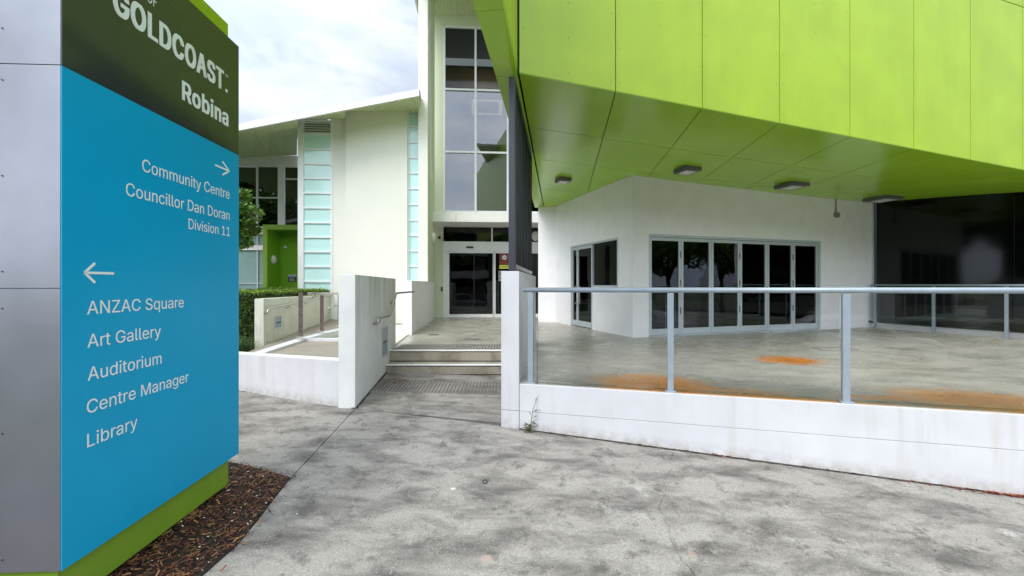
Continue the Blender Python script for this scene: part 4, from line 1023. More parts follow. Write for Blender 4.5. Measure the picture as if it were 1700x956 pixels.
# soffit and roof high over the glazing
bm = BM(); pbox(bm, E, sl_-.5, 3.2, 10.3, 10.45, -.5, 4.5); part('roof_soffit', bm, MT['soffitwhite'], eb)
bm = BM(); pbox(bm, E, sl_-.6, 3.3, 10.45, 10.75, -3, 4.6); part('roof', bm, MT['fascia'], eb)
# blade wall on the left of the glazing
LWALL = Pl(Vector((-2.225, 9.23)), EA)           # inner face of the entrance side wall
sF = LWALL.sx(710); sB = LWALL.sx(721.0)
tf = .27
fa = LWALL.w(sF, 0).to_2d(); fb_ = LWALL.w(sB, 0).to_2d(); vL = Vector((-1, -.02)).normalized()
f0 = Vector((k_(694.5)*fa.y, fa.y)); 
bm = BM(); hexa(bm, [Vector((f0.x, fa.y, 1.207)), Vector((fa.x, fa.y, 1.207)), Vector((fb_.x, fb_.y, 1.207)), Vector((f0.x-.15, fb_.y, 1.207)), Vector((f0.x, fa.y, 11)), Vector((fa.x, fa.y, 11)), Vector((fb_.x, fb_.y, 11)), Vector((f0.x-.15, fb_.y, 11))], .004)
part('blade_wall', bm, MT['cream'], eb)
# sheet tinted with the green bounce light, and the slot in the blade's inner side
bm = BM(); hexa(bm, [LWALL.w(sF+.06, 1.21, 0), LWALL.w(sB-.002, 1.21, 0), LWALL.w(sB-.002, 1.21, .012), LWALL.w(sF+.06, 1.21, .012), LWALL.w(sF+.06, 10.29, 0), LWALL.w(sB-.002, 10.29, 0), LWALL.w(sB-.002, 10.29, .012), LWALL.w(sF+.06, 10.29, .012)])
part('blade_bounce_sheet', bm, MT['greenbounce'], eb)
bm = BM(); p_ = [LWALL.hit(711, 26, .014), LWALL.hit(714.5, 40, .014), LWALL.hit(717.5, 296, .014), LWALL.hit(716.5, 303, .014), LWALL.hit(714, 290, .014)]
vF = [bm.verts.new(LWALL.w(s, z, .016)) for s, z in p_]; vB = [bm.verts.new(LWALL.w(s, z, .0125)) for s, z in p_]
bm.faces.new(vF)
for i in range(5): face(bm, (vF[i], vF[(i+1) % 5], vB[(i+1) % 5], vB[i]))
part('slot_window', bm, MT['fascia'], eb)
# lower side wall / pier of the entrance
pw = thing('entrance_side_wall', LWALL.w(0, 0), 'white wall running from a square pier end to the entrance doors', 'wall')
bm = BM(); a = LWALL.w(0, 0).to_2d(); b = LWALL.w(sB-.001, 0).to_2d()
hexa(bm, [Vector((-2.421, 9.23, -.3)), Vector((*a, -.3)), Vector((*b, -.3)), Vector((b.x-.2, b.y, -.3)), Vector((-2.421, 9.23, 1.205)), Vector((*a, 1.205)), Vector((*b, 1.205)), Vector((b.x-.2, b.y, 1.205))], .005)
part('wall_body', bm, MT['white_wall'], pw)
# oval wall lights
def wall_light(pl, x, y, rz_, label, o=0):
    s, z = pl.hit(x, y, o); t = thing('wall_light', pl.w(s, z, o), label, 'wall light', 'oval white wall lights'); bm = BM()
    M_ = Matrix.Translation(pl.w(s, z, o+.03)) @ Matrix.Rotation(math.atan2(pl.d.y, pl.d.x), 4, 'Z') @ Matrix.Diagonal((.13, .09, rz_, 1))
    bmesh.ops.create_uvsphere(bm, u_segments=20, v_segments=12, radius=1, matrix=M_); part('lamp_shade', bm, MT['diffuser'], t, smooth=True)
    bm = BM(); pbox(bm, pl, s-.07, s+.07, z-rz_*.6, z+rz_*.6, o, o+.03, .004); part('back_plate', bm, MT['whiteframe'], t)
wall_light(LWALL, 717.5, 393.5, .17, 'oval white wall light left of the entrance doors')
wall_light(E, 888.5, 392, .17, 'oval white wall light partly hidden right of the black screen')
# hall behind the glass
bm = BM()
pbox(bm, E, sl_, 4.0, 0, 10.3, -7.2, -7.0); pbox(bm, E, sl_-.2, sl_, 0, 10.3, -7.0, -.2); pbox(bm, E, 4.0, 4.2, 0, 10.3, -7.0, -.2)
pbox(bm, E, sl_, 4.0, 0.001, .02, -7.0, -.13); pbox(bm, E, sl_, 4.0, 8.6, 8.7, -7.0, -.22); pbox(bm, E, sl_, 4.0, 3.3, 3.5, -7.0, -2.2)
part('hall_interior', bm, MT['interior'], eb)
bm = BM(); pbox(bm, E, sl_+.1, sl_+1.2, .02, 1.0, -4.2, -3.5); pbox(bm, E, sl_+1.7, sl_+2.3, .02, .8, -3.2, -2.9); part('reception_counter', bm, MT['whiteframe'], eb)
# rectangular pendant ring lit inside
s0, z0 = eh(783, 189, -1.8); s1, z1 = eh(834, 166, -1.8)
pd = thing('pendant_light', E.w((s0+s1)/2, z0, -1.8), 'glowing rectangular ring pendant inside the tall entrance glazing', 'pendant light')
bm = BM(); w_ = .06
pbox(bm, E, s0, s1, z0, z0+.05, -1.8-w_, -1.8); pbox(bm, E, s0, s1, z1-.05, z1, -1.8-w_, -1.8); pbox(bm, E, s0, s0+.14, z0+.05, z1-.05, -1.8-w_, -1.8); pbox(bm, E, s1-.14, s1, z0+.05, z1-.05, -1.8-w_, -1.8)
part('light_ring', bm, MT['pendant'], pd)
bm = BM()
for s in (s0+.2, s1-.2): tube(bm, [E.w(s, z1, -1.83), E.w(s, 8.6, -1.83)], .006, 6)
part('cable', bm, MT['dark'], pd)

# ================================================================== LEFT BUILDING
lbd = thing('cream_wing', (-5, 12.3, 0), 'cream rendered wing with teal window strips under a sloping white roof', 'building')
A = Pl(Vector((k_(600)*12, 12)), EF)
def ah(x, y, o=0): return A.hit(x, y, o)
AR = Pl(Vector((k_(440)*16, 16)), EF)
zg0 = -.4
# cream wall, proud, and the plain wall strip beside it
def awall(x0, x1, ytop, o0, o1, m, name='wall', z0=zg0, ex0=0, ex1=0):
    bm = BM(); s0 = A.sx(x0, o1)-ex0; s1 = A.sx(x1, o1)+ex1; z1 = A.hit((x0+x1)/2, ytop, o1)[1]
    pbox(bm, A, s0, s1, z0, z1, o0, o1, .004); part(name, bm, MT[m], lbd); return s0, s1, z1
awall(573.5, 676, 184.5, -.5, 0, 'cream')
awall(551, 576, 193, -.6, -.12, 'cream')
# teal strip one
def strip(x0, x1, ys_, o, frame_w, louvre=None, right_w=None):
    s0, s1 = A.sx(x0, o), A.sx(x1, o); fw = .03
    bm = BM(); zt__ = A.hit(x0, ys_[0], o)[1]
    pbox(bm, A, s0-frame_w, s0, zg0, zt__+.12, o-.2, o); pbox(bm, A, s1, s1+(right_w or fw), zg0, zt__+.12, o-.2, o)
    zs_ = [A.hit((x0+x1)/2, y, o)[1] for y in ys_]
    for z in zs_: pbox(bm, A, s0, s1, z-.022, z+.022, o-.1, o-.004)
    part('window_strip_frame', bm, MT['whiteframe'], lbd)
    for i, (za, zb_) in enumerate(zip(zs_[:-1], zs_[1:])):
        if louvre and i == 0:
            n = 5; 
            bm = BM(); pbox(bm, A, s0, s1, zb_+.02, za-.02, o-.12, o-.11); part('vent_backing', bm, MT['brownsteel'], lbd)
            for k in range(n):
                zk = zb_+.03+(za-zb_-.05)*k/n; bm = BM()
                hexa(bm, [A.w(s0, zk, o-.02), A.w(s1, zk, o-.02), A.w(s1, zk+.02, o-.02), A.w(s0, zk+.02, o-.02), A.w(s0, zk+.05, o-.09), A.w(s1, zk+.05, o-.09), A.w(s1, zk+.065, o-.09), A.w(s0, zk+.065, o-.09)])
                part('louvre_slat', bm, MT['whiteframe'], lbd)
            continue
        bm = BM(); pbox(bm, A, s0-.002, s1+.002, zb_+.02, za-.02, o-.05, o-.04); part('teal_pane', bm, MT['teal'], lbd)
strip(503.8, 548.5, [200, 222, 247.5, 272, 296, 320.3, 344.8, 369.5, 393.5, 417.8, 442.6, 467.5, 492, 517], -.1, .16, louvre=True, right_w=.06)
strip(679, 696.5, [184, 210, 236, 261.5, 287, 312.8, 339, 365, 390.2, 416, 441.5, 467, 492, 518], -.1, .05, right_w=.25)
# roof: fascia, lining, sheet
FA = Pl(Vector((k_(600)*11.0, 11.0)), EF)
sa, za = FA.hit(393, 217); sb, zb1 = FA.hit(696, 158.5); za2 = FA.hit(393, 206.8)[1]; zb2 = FA.hit(696, 150)[1]
m_ = (zb1-za)/(sb-sa); sa2 = sa-4.0; 
fz = lambda s: za+(s-sa)*m_
th0 = za2-za; th1 = zb2-zb1
bm = BM(); hexa(bm, [FA.w(sa2, fz(sa2), -.06), FA.w(sb, zb1, -.06), FA.w(sb, zb1, 0), FA.w(sa2, fz(sa2), 0), FA.w(sa2, fz(sa2)+th0, -.06), FA.w(sb, zb2, -.06), FA.w(sb, zb2, 0), FA.w(sa2, fz(sa2)+th0, 0)])
part('fascia', bm, MT['fascia'], lbd)
s_c = FA.sx(493)
def quad(bm, ps): face(bm, [bm.verts.new(p) for p in ps])
def lining(cols, back):
    """boards between the fascia and the wall head, one strip per column"""
    bm = BM(); pv_ = None
    for x in cols:
        s = FA.sx(x); f = FA.w(s, fz(s)+.03, -.05); bk = back(x)
        cur = [bm.verts.new(p) for p in (f, bk, bk+Vector((0, 0, .04)), f+Vector((0, 0, .04)))]
        if pv_:
            for k in range(4): face(bm, (pv_[k], pv_[(k+1) % 4], cur[(k+1) % 4], cur[k]))
        else: face(bm, cur)
        pv_ = cur
    face(bm, pv_); part('eave_lining', bm, MT['soffitwhite'], lbd)
lining(np.linspace(300, 493, 9), lambda x: AR.w(AR.sx(x), AR.hit(x, 262-(x-393)*.04)[1], .01))
zl1 = A.hit(525, 197, -.1)[1]+.03; zl2 = A.hit(620, 184.5)[1]
lining(np.linspace(493.5, 573, 5), lambda x: A.w(A.sx(x, -.2), zl1, -.2))
lining(np.linspace(573.5, 697, 6), lambda x: A.w(A.sx(x, -.1), zl2+.01, -.1))
bm = BM(); pv_ = None                          # metal roof sheet above the lining
for x in list(np.linspace(300, 493, 6))+[573, 697]:
    s = FA.sx(x); f = FA.w(s, fz(s)+th0-.004, -.03); bk = (AR if x <= 493 else A).w((AR if x <= 493 else A).sx(x), 6.75, 0) if x <= 493 else A.w(A.sx(x), zl2+.35, -.5)
    cur = [bm.verts.new(p) for p in (f, bk, bk+Vector((0, 0, .05)), f+Vector((0, 0, .05)))]
    if pv_:
        for k in range(4): face(bm, (pv_[k], pv_[(k+1) % 4], cur[(k+1) % 4], cur[k]))
    else: face(bm, cur)
    pv_ = cur
face(bm, pv_); part('roof_sheet', bm, MT['ballast'], lbd)
# recessed wall with windows
def rh(x, y): return AR.hit(x, y)
def rbox(name, x0, x1, y0, y1, o0, o1, m, par=lbd, ex=0):
    bm = BM(); pbox(bm, AR, AR.sx(x0)-ex, AR.sx(x1), rh((x0+x1)/2, y1)[1], rh((x0+x1)/2, y0)[1], o0, o1); return part(name, bm, MT[m], par)
rbox('wall', 300, 507, 257, 276, -.3, .0, 'white_wall')
rbox('wall', 300, 494, 376, 388.5, -.3, .03, 'white_wall')
rbox('wall', 461.5, 472, 276.2, 375.8, -.2, .02, 'white_wall')
rbox('wall', 300, 494, 407, 415, -.3, .02, 'white_wall')
for x0, x1, yt in ((360, 393, 327.7), (394, 425, 327.7), (427.8, 461, 327.7), (472.5, 494, 297)):
    for a, b in ((277, yt-1), (yt+1, 375.5)):
        w_ = rbox('window_pane', x0, x1, a, b, -.06, -.05, 'mirror')
for x0, x1 in ((393, 394), (425, 427.8)): rbox('window_mullion', x0, x1, 276.2, 375.8, -.08, .0, 'whiteframe')
rbox('window_transom', 360, 461.4, 326.7, 328.7, -.08, .003, 'whiteframe'); rbox('window_transom', 472.2, 494, 296, 298, -.08, .003, 'whiteframe')
for x0, x1 in ((360, 393), (394, 426), (428.5, 440)):
    rbox('frosted_pane', x0, x1, 389, 406.8, -.05, -.04, 'frost'); rbox('frosted_pane', x0, x1, 415.2, 470, -.05, -.04, 'frost'); rbox('frosted_pane', x0, x1, 471.5, 510, -.05, -.04, 'frost')
for x0, x1 in ((426, 428.5),): rbox('window_mullion', x0, x1, 388.6, 406.9, -.08, 0, 'greyframe'); rbox('window_mullion', x0, x1, 415.1, 510, -.08, 0, 'greyframe')
rbox('window_transom', 360, 442, 470, 471.5, -.07, -.01, 'greyframe')
bm = BM(); pbox(bm, AR, AR.sx(300), AR.sx(500), -.4, 6.0, -3.2, -3.0); pbox(bm, AR, AR.sx(300), AR.sx(500), 3.2, 3.3, -3.0, -.3); part('room_interior', bm, MT['interior'], lbd)
# green portal
PG = Pl(Vector((k_(465)*14.5, 14.5)), EF)
pg = lambda x, y, o=0: PG.hit(x, y, o)
sp0, zp1 = pg(436, 372.6); sp1 = PG.sx(498); jb = PG.sx(443.3)-sp0; dp = .95
bm = BM(); zi = zp1-.17
pbox(bm, PG, sp0, sp0+jb, zg0, zp1, -dp, 0); pbox(bm, PG, sp0+jb, sp1, zi, zp1, -dp, -.002); part('portal_surround', bm, MT['portalrim'], lbd)
bm = BM(); pbox(bm, PG, sp0+jb, sp0+jb+.012, zg0, zi, -dp, -.03); pbox(bm, PG, sp0+jb+.012, sp1, zg0, zi-.013, -dp-.02, -dp+.01); pbox(bm, PG, sp0+jb+.012, sp1, zi-.012, zi-.001, -dp, -.03); part('portal_lining', bm, MT['portal'], lbd)
PJ = Pl(PG.w(sp0+jb+.012, 0).to_2d(), -PG.n)
wall_light(PJ, 453, 431, .16, 'oval white wall light inside the green portal')
s, z = pg(474.3, 410.5, -dp+.01); bm = BM(); bmesh.ops.create_uvsphere(bm, u_segments=12, v_segments=8, radius=.06, matrix=Matrix.Translation(PG.w(s, z, -dp+.05))); pbox(bm, PG, s-.05, s+.05, z-.02, z+.06, -dp+.01, -dp+.04); solo('security_camera', bm, MT['whiteframe'], 'small security camera on the back wall of the green portal', 'security camera')
s0, z0 = pg(478.5, 467.5, -dp+.01); s1, z1 = pg(492, 455.5, -dp+.01)
pt = thing('portal_sign', PG.w(s0, z0, -dp+.02), 'small sign with grey header and black body in the green portal', 'sign')
zmid = z1-(z1-z0)*.3
bm = BM(); pbox(bm, PG, s0, s1, zmid, z1, -dp+.012, -dp+.03); part('sign_header', bm, MT['greyframe'], pt)
bm = BM(); pbox(bm, PG, s0, s1, z0, zmid-.002, -dp+.012, -dp+.028); part('sign_body', bm, MT['dark'], pt)
bm = BM()
for k in range(3): pbox(bm, PG, s0+.04, s1-.05, z0+.03+k*.05, z0+.045+k*.05, -dp+.028, -dp+.030)
part('sign_lines', bm, m_wh, pt, kind='stuff')

# ================================================================== PLANTS
def leafcloud(bm, pts, size, flat=.35):
    for p in pts:
        s = size*random.uniform(.6, 1.4); n = Vector((random.gauss(0, 1), random.gauss(0, 1), random.gauss(.5, 1))).normalized(); a = n.orthogonal().normalized()
        a = Matrix.Rotation(random.uniform(0, 6.3), 3, n) @ a; b = n.cross(a)
        v = [bm.verts.new(p+a*s), bm.verts.new(p+b*s*.45+n*s*.1), bm.verts.new(p-a*s*.9), bm.verts.new(p-b*s*.45+n*s*.1)]
        bm.faces.new(v)
def tree(loc, h, cr, label, nl=6000, leaf=.09, group=None, seed=1, trunk_r=.12, name='leafy_tree'):
    random.seed(seed); t = thing(name, loc, label, 'tree', group); loc = Vector(loc)
    bm = BM(); th_ = h*.45; tops = []
    tube(bm, [loc, loc+Vector((.05, .02, th_*.5)), loc+Vector((.02, -.03, th_))], [trunk_r, trunk_r*.8, trunk_r*.6], 10)
    cl = []
    for i in range(9):
        a = i*2.4+random.uniform(-.3, .3); el = random.uniform(.2, 1.1); r = cr*random.uniform(.55, .95)
        e = loc+Vector((math.cos(a)*r*math.cos(el), math.sin(a)*r*math.cos(el), th_+(h-th_)*.35+r*math.sin(el)*.8))
        b0 = loc+Vector((0, 0, th_*random.uniform(.75, 1)))
        tube(bm, [b0, b0.lerp(e, .5)+Vector((0, 0, .1)), e], [trunk_r*.4, trunk_r*.25, .012], 6); cl.append(e)
        for k in range(3):
            e2 = e+Vector((random.gauss(0, .3), random.gauss(0, .3), random.gauss(0, .3)))*cr; e2.z = max(e2.z, loc.z+th_*.7); tube(bm, [b0.lerp(e, .6), e2], [.02, .006], 5); cl.append(e2)
    part('trunk', bm, MT['bark'], t)
    bm = BM(); P_ = []
    per = nl//len(cl)
    for c in cl:
        rr_ = cr*random.uniform(.2, .36)
        for k in range(per):
            v = Vector((random.gauss(0, 1), random.gauss(0, 1), random.gauss(0, .8))).normalized()*rr_*random.uniform(.4, 1.0)**.5; P_.append(c+v)
    leafcloud(bm, P_, leaf); part('crown', bm, MT['leaf'], t); return t
tl_ = atY(366, 472, 9.4)
tree((tl_.x, 9.4, -.3), 4.0, .74, 'small bright green tree showing behind the right edge of the sign', 7000, .055, seed=4, trunk_r=.06)
# clipped hedge
bm = BM(); prism(bm, [Vector((-20, 13.85)), Vector((-4.0, 13.85)), Vector((-5.0, 17.2)), Vector((-20, 16.2))], -.26, -.6); solo('bounce_paving', bm, MT['path'], 'unseen concrete paving added to bounce light under the eave of the cream wing', kind='structure')  # paving added out of view to throw light up under the eave
random.seed(9)
hd = thing('clipped_hedge', (-6, 10, -.3), 'clipped dark green hedge with lighter top behind the weathered wall', 'hedge')
def hedgebox(bm, x0, x1, y0, y1, z0, z1, n, sz):
    P_ = []
    for i in range(n):
        x = random.uniform(x0, x1); y = random.uniform(y0, y1); z = random.uniform(z0, z1); f = random.random()
        if f < .42: z = z1+random.gauss(0, .018)
        elif f < .72: x = x1+random.gauss(0, .018)
        else: y = y0+random.gauss(0, .018)
        P_.append(Vector((x, y, z)))
    leafcloud(bm, P_, sz)
bm = BM(); hedgebox(bm, -6.6, -5.30, 8.55, 13.0, -.35, .93, 26000, .026); hedgebox(bm, -8.0, -4.3, 13.0, 13.7, -.3, .96, 9000, .035)
part('foliage', bm, MT['hedge'], hd, kind='stuff')
bm = BM(); leafcloud(bm, [Vector((random.uniform(-6.6, -5.28), random.uniform(8.55, 13.0), .95+random.gauss(0, .022))) for _ in range(9000)]+[Vector((random.uniform(-8.0, -4.3), random.uniform(13.0, 13.7), .985+random.gauss(0, .02))) for _ in range(4500)], .026)
part('new_growth', bm, MT['shoots'], hd, kind='stuff')
bm = BM(); box(bm, -6.57, -5.33, 8.58, 13.0, -.4, .90); box(bm, -7.97, -4.33, 13.03, 13.67, -.4, .93); part('inner_twigs', bm, MT['soil'], hd)
# strappy plants before the hedge
def strappy(c, n, h, label, seed):
    random.seed(seed); bm = BM()
    for i in range(n):
        a = random.uniform(0, 6.3); l = h*random.uniform(.6, 1.1); sp = random.uniform(.15, .7)*h; w_ = .008; b = Vector(c)+Vector((random.gauss(0, .08), random.gauss(0, .08), 0)); pr = None
        for t in np.linspace(0, 1, 6):
            p = b+Vector((math.cos(a)*sp*t*1.3, math.sin(a)*sp*t*1.3, l*(t-.55*t*t*sp/h*1.3))); o = Vector((-math.sin(a), math.cos(a), 0))*w_*(1-t*.9)
            cur = (bm.verts.new(p-o), bm.verts.new(p+o))
            if pr: face(bm, (pr[0], pr[1], cur[1], cur[0]))
            pr = cur
    solo('strappy_plant', bm, MT['grassy'], label, 'plant', 'strappy plants in front of the hedge')
strappy((-5.25, 8.05, -.22), 260, .42, 'strappy green plant at the foot of the pale wall end', 2)
strappy((-5.75, 7.9, -.25), 240, .42, 'strappy green plant beside the sign edge', 3)
strappy((-6.3, 8.0, -.25), 200, .45, 'strappy green plant hidden mostly behind the sign', 5)
bm = BM(); prism(bm, [Vector((-9, 6.2)), Vector((-3.75, 6.0)), Vector((-3.9, 7.4)), Vector((-5, 8.6)), Vector((-5.2, 13)), Vector((-9, 13))], lambda x, y: -.24, -.6); bmesh.ops.triangulate(bm, faces=bm.faces[:]); solo('garden_bed', bm, MT['soil'], 'dark garden bed under the hedge', kind='structure')
# weed growing from the wall foot
wb = LW.w(LW.sx(880), 0, .03); wz = gz(wb.x, wb.y); random.seed(6)
wd = thing('weed', (wb.x, wb.y, wz), 'thin straggly weed growing at the foot of the low wall', 'weed')
bm = BM(); sc_ = 4.6/F
P = lambda dx, dy, o=0: Vector((wb.x+dx*sc_, wb.y-.02-o, wz+dy*sc_))
stem = [P(0, 0), P(3, 18), P(5, 36), P(11, 52), P(14, 60)]; tube(bm, stem, [.004, .0035, .0025, .002, .0015], 6)
for a, b in (((0, 4), (-8, 12)), ((1, 6), (9, 16)), ((0, 3), (-12, 6)), ((2, 10), (12, 24))): tube(bm, [P(*a), P(*b, o=.01)], [.002, .001], 5)
part('stem', bm, MT['weed'], wd)
bm = BM()
def wleaf(a, b, w_):
    A_, B_ = P(*a), P(*b, o=random.uniform(-.01, .03)); d = (B_-A_); n = Vector((0, -.6, .8)).cross(d).normalized()*w_; m = A_.lerp(B_, .5)+Vector((0, 0, .004))
    face(bm, [bm.verts.new(q) for q in (A_, m-n, B_, m+n)])
for a, b, w_ in (((4, 34), (16, 38), .008), ((16, 38), (18, 36), .004), ((4, 24), (15, 28), .006), ((1, 8), (12, 10), .008), ((0, 4), (-13, 9), .008), ((1, 10), (-10, 18), .007), ((0, 2), (10, 3), .008), ((-2, 3), (-9, -1), .007), ((2, 14), (10, 20), .007), ((3, 28), (-2, 36), .005), ((0, 6), (-14, 14), .006), ((2, 16), (14, 14), .008), ((0, 5), (6, -2), .008), ((1, 5), (-5, -3), .007), ((9, 50), (12, 58), .004)): wleaf(a, b, w_)
for i in range(50): a = (random.gauss(0, 3), random.uniform(0, 12)); wleaf(a, (a[0]+random.uniform(-7, 7), a[1]+random.uniform(-2, 6)), .005)
part('leaves', bm, MT['weed'], wd, kind='stuff')

# ================================================================== SIGN
SG = Pl(Vector((-2.16, 1.995)), Vector((-.066, 1.395)))
sg = thing('directory_sign', (-2.45, 2.6, -.5), 'tall blue and dark green directory sign tower with silver end face', 'sign')
sL = SG.sx(396.5); zB = -.256; zSeam = 2.172; zT = 3.056
inn = Vector((-1, -.04)).normalized()
TW = .60
def sgp(s, o, z): q = SG.w(s, z, o); return q
# blue and dark green face plates
bm = BM(); pbox(bm, SG, .0, sL, zB, zSeam-.0015, -.005, 0, .001); part('blue_panel', bm, MT['blue'], sg)
bm = BM(); pbox(bm, SG, .0, sL, zSeam+.0015, zT, -.005, 0, .001); part('dark_green_panel', bm, MT['deepgreen'], sg)
# the same plates on the far side
bm = BM(); pbox(bm, SG, .0, sL, zB, zT, -TW, -TW+.03, .0015); part('rear_panel', bm, MT['blue'], sg)
# silver end panels, split by a vertical and two horizontal joints
vj = .29
for o0, o1 in ((-.0055, -vj+.002), (-vj-.002, -TW+.031)):
    for z0, z1 in ((zB, 1.098), (1.102, zSeam-.002), (zSeam+.002, zT)):
        bm = BM(); pbox(bm, SG, -.002, .028, z0, z1, o1, o0, .0012); ep = part('silver_panel', bm, MT['silver'], sg)
# narrow rolled edge catching the light
bm = BM(); pbox(bm, SG, .029, sL-.004, zB+.004, zT-.004, -TW+.035, -.0055); part('sign_core', bm, MT['silver'], sg)
bm = BM()
PE = Pl(SG.w(0, 0, 0).to_2d(), inn)
for y in (50, 135, 293, 451, 512, 718, 926):
    z = HC+(HY-y)/F*1.995
    for o in (-vj+.022, -vj-.022):
        c = SG.w(-.0022, z, o); tube(bm, [c, SG.w(-.006, z, o)], .0034, 8)
part('screws', bm, MT['dark'], sg, kind='stuff')
# green core: plinth below, cap above
bm = BM(); g0 = .05
pbox(bm, SG, .03, sL-.055, -.477, zB-.001, -TW+g0, -g0); part('green_plinth', bm, MT['signgreen'], sg)
bm = BM(); pbox(bm, SG, .3, SG.sx(378.5, -.12), zT+.001, SG.hit(378.5, 40, -.12)[1], -TW+.12, -.12); part('green_core', bm, MT['lime'], sg)
bm = BM(); pbox(bm, SG, .08, sL-.09, -.62, -.478, -TW+.09, -.09); part('shadow_gap_block', bm, MT['black'], sg)  # black block painting in the shadow gap below the plinth

FONT = None
fd_ = bpy.utils.system_resource('DATAFILES')
ip = os.path.join(fd_, 'fonts', 'Inter.woff2')
try:
    if os.path.exists(ip): FONT = bpy.data.fonts.load(ip)
except Exception: FONT = None
def glyphs(text, spacing=1.0):
    cu = bpy.data.curves.new('t', 'FONT'); cu.body = text; cu.size = 1
    if FONT: cu.font = FONT
    cu.resolution_u = 3; cu.space_character = spacing; cu.fill_mode = 'NONE'
    ob = bpy.data.objects.new('t', cu); C.objects.link(ob); bpy.context.view_layer.update()
    me = bpy.data.meshes.new_from_object(ob.evaluated_get(bpy.context.evaluated_depsgraph_get()))
    bpy.data.objects.remove(ob); bpy.data.curves.remove(cu)
    # fill the outlines by winding number, since some letters' outlines cross themselves
    vs2 = [Vector((v.co.x, v.co.y)) for v in me.vertices]; ed = [tuple(e.vertices) for e in me.edges]; bpy.data.meshes.remove(me)
    nxt = {}
    for a, b in ed: nxt.setdefault(a, []).append(b); nxt.setdefault(b, []).append(a)
    seen = set(); dire = []
    for st_ in range(len(vs2)):                 # walk each contour; vertex order follows the outline's direction
        if st_ in seen or st_ not in nxt: continue
        cur, prev = st_, None; loop = []
        while cur not in seen:
            seen.add(cur); loop.append(cur); c_ = [q for q in nxt[cur] if q != prev and q not in seen]
            if not c_: break
            prev, cur = cur, min(c_)
        if len(loop) > 2: dire += [(loop[i], loop[(i+1) % len(loop)]) for i in range(len(loop))]
    ov, oe, of_, *_r = delaunay_2d_cdt(vs2, ed, [], 0, 1e-6)
    ea = np.array([[*vs2[a], *vs2[b]] for a, b in dire]); bm = BM(); bv = {}
    for f in of_:
        p = sum((ov[i] for i in f), Vector((0, 0)))/len(f)
        x1, y1, x2, y2 = ea.T; up = (y1 <= p.y) & (y2 > p.y); dn = (y1 > p.y) & (y2 <= p.y)
        with np.errstate(divide='ignore', invalid='ignore'): xi = x1+(p.y-y1)*(x2-x1)/(y2-y1)
        wn = int(np.sum(up & (xi > p.x)))-int(np.sum(dn & (xi > p.x)))
        if wn:
            for i in f:
                if i not in bv: bv[i] = bm.verts.new((ov[i].x, ov[i].y, 0))
            face(bm, [bv[i] for i in f])
    bm.verts.index_update(); return bm
_h = glyphs('H'); CAPREF = max(v.co.y for v in _h.verts); _h.free()
def lettering(text, pl, x0, x1, ybase, at, cap, parent, m, o=.0015, bold=0.0, spacing=1.0):
    """text on plane pl from photo column x0 to x1, baseline through (at, ybase), cap height in metres; one mesh per word"""
    bm = glyphs(text, spacing)
    xs_ = [v.co.x for v in bm.verts]; xa, xb = min(xs_), max(xs_)
    s0, s1 = pl.sx(x0, o), pl.sx(x1, o); z = pl.hit(at, ybase, o)[1]
    bw = bold*cap
    kx = (s1-s0-2*bw)/(xb-xa)
    words = text.split(' '); cuts = []
    if len(words) > 1:                          # the widest gaps between letters are the spaces
        iv = sorted((min(v.co.x for v in f.verts), max(v.co.x for v in f.verts)) for f in bm.faces); gaps = []; e = iv[0][1]
        for a, b in iv:
            if a > e: gaps.append((a-e, (a+e)/2))
            e = max(e, b)
        cuts = sorted(g[1] for g in sorted(gaps)[-(len(words)-1):])
    cuts = [-1e9]+cuts+[1e9]
    for ca, cb in zip(cuts[:-1], cuts[1:]):
        out = BM(); shifts = [(0, 0)] if not bold else [(i*bw, j*bw*.45) for i in (-1, -.5, 0, .5, 1) for j in (-1, 0, 1)]
        for n, (dx, dz) in enumerate(shifts):
            mp_ = {}
            for f in bm.faces:
                cx = sum(v.co.x for v in f.verts)/len(f.verts)
                if not ca < cx < cb: continue
                q = []
                for v in f.verts:
                    if v.index not in mp_: mp_[v.index] = out.verts.new(pl.w(s0+bw+(v.co.x-xa)*kx+dx, z+v.co.y/CAPREF*cap+dz, o+n*.00012))
                    q.append(mp_[v.index])
                face(out, q)
        if not bold:
            r = bmesh.ops.extrude_face_region(out, geom=out.faces[:])
            bmesh.ops.translate(out, verts=[e for e in r['geom'] if isinstance(e, bmesh.types.BMVert)], vec=Vector((*(pl.n*.001), 0)))
        part('lettering', out, m, parent)
    bm.free()
lt = MT['lettering']; cp = .0685
lettering('ANZAC Square', SG, 144.5, 305, 522, 145, cp, sg, lt)
lettering('Art Gallery', SG, 145, 267, 577.5, 145, cp, sg, lt)
lettering('Auditorium', SG, 145.5, 268, 632.5, 145, cp, sg, lt)
lettering('Centre Manager', SG, 144, 313, 687, 145, cp, sg, lt)
lettering('Library', SG, 144.5, 228, 743, 145, cp, sg, lt)
lettering('Community Centre', SG, 236, 381, 285, 240, .0735, sg, lt)
lettering('Councillor Dan Doran', SG, 209, 381, 325, 213, .0735, sg, lt)
lettering('Division 11', SG, 313, 381.5, 380, 315, .070, sg, lt)
lettering('Robina', SG, 302, 379, 164.5, 303, .123, sg, lt, bold=.05, spacing=1.07)
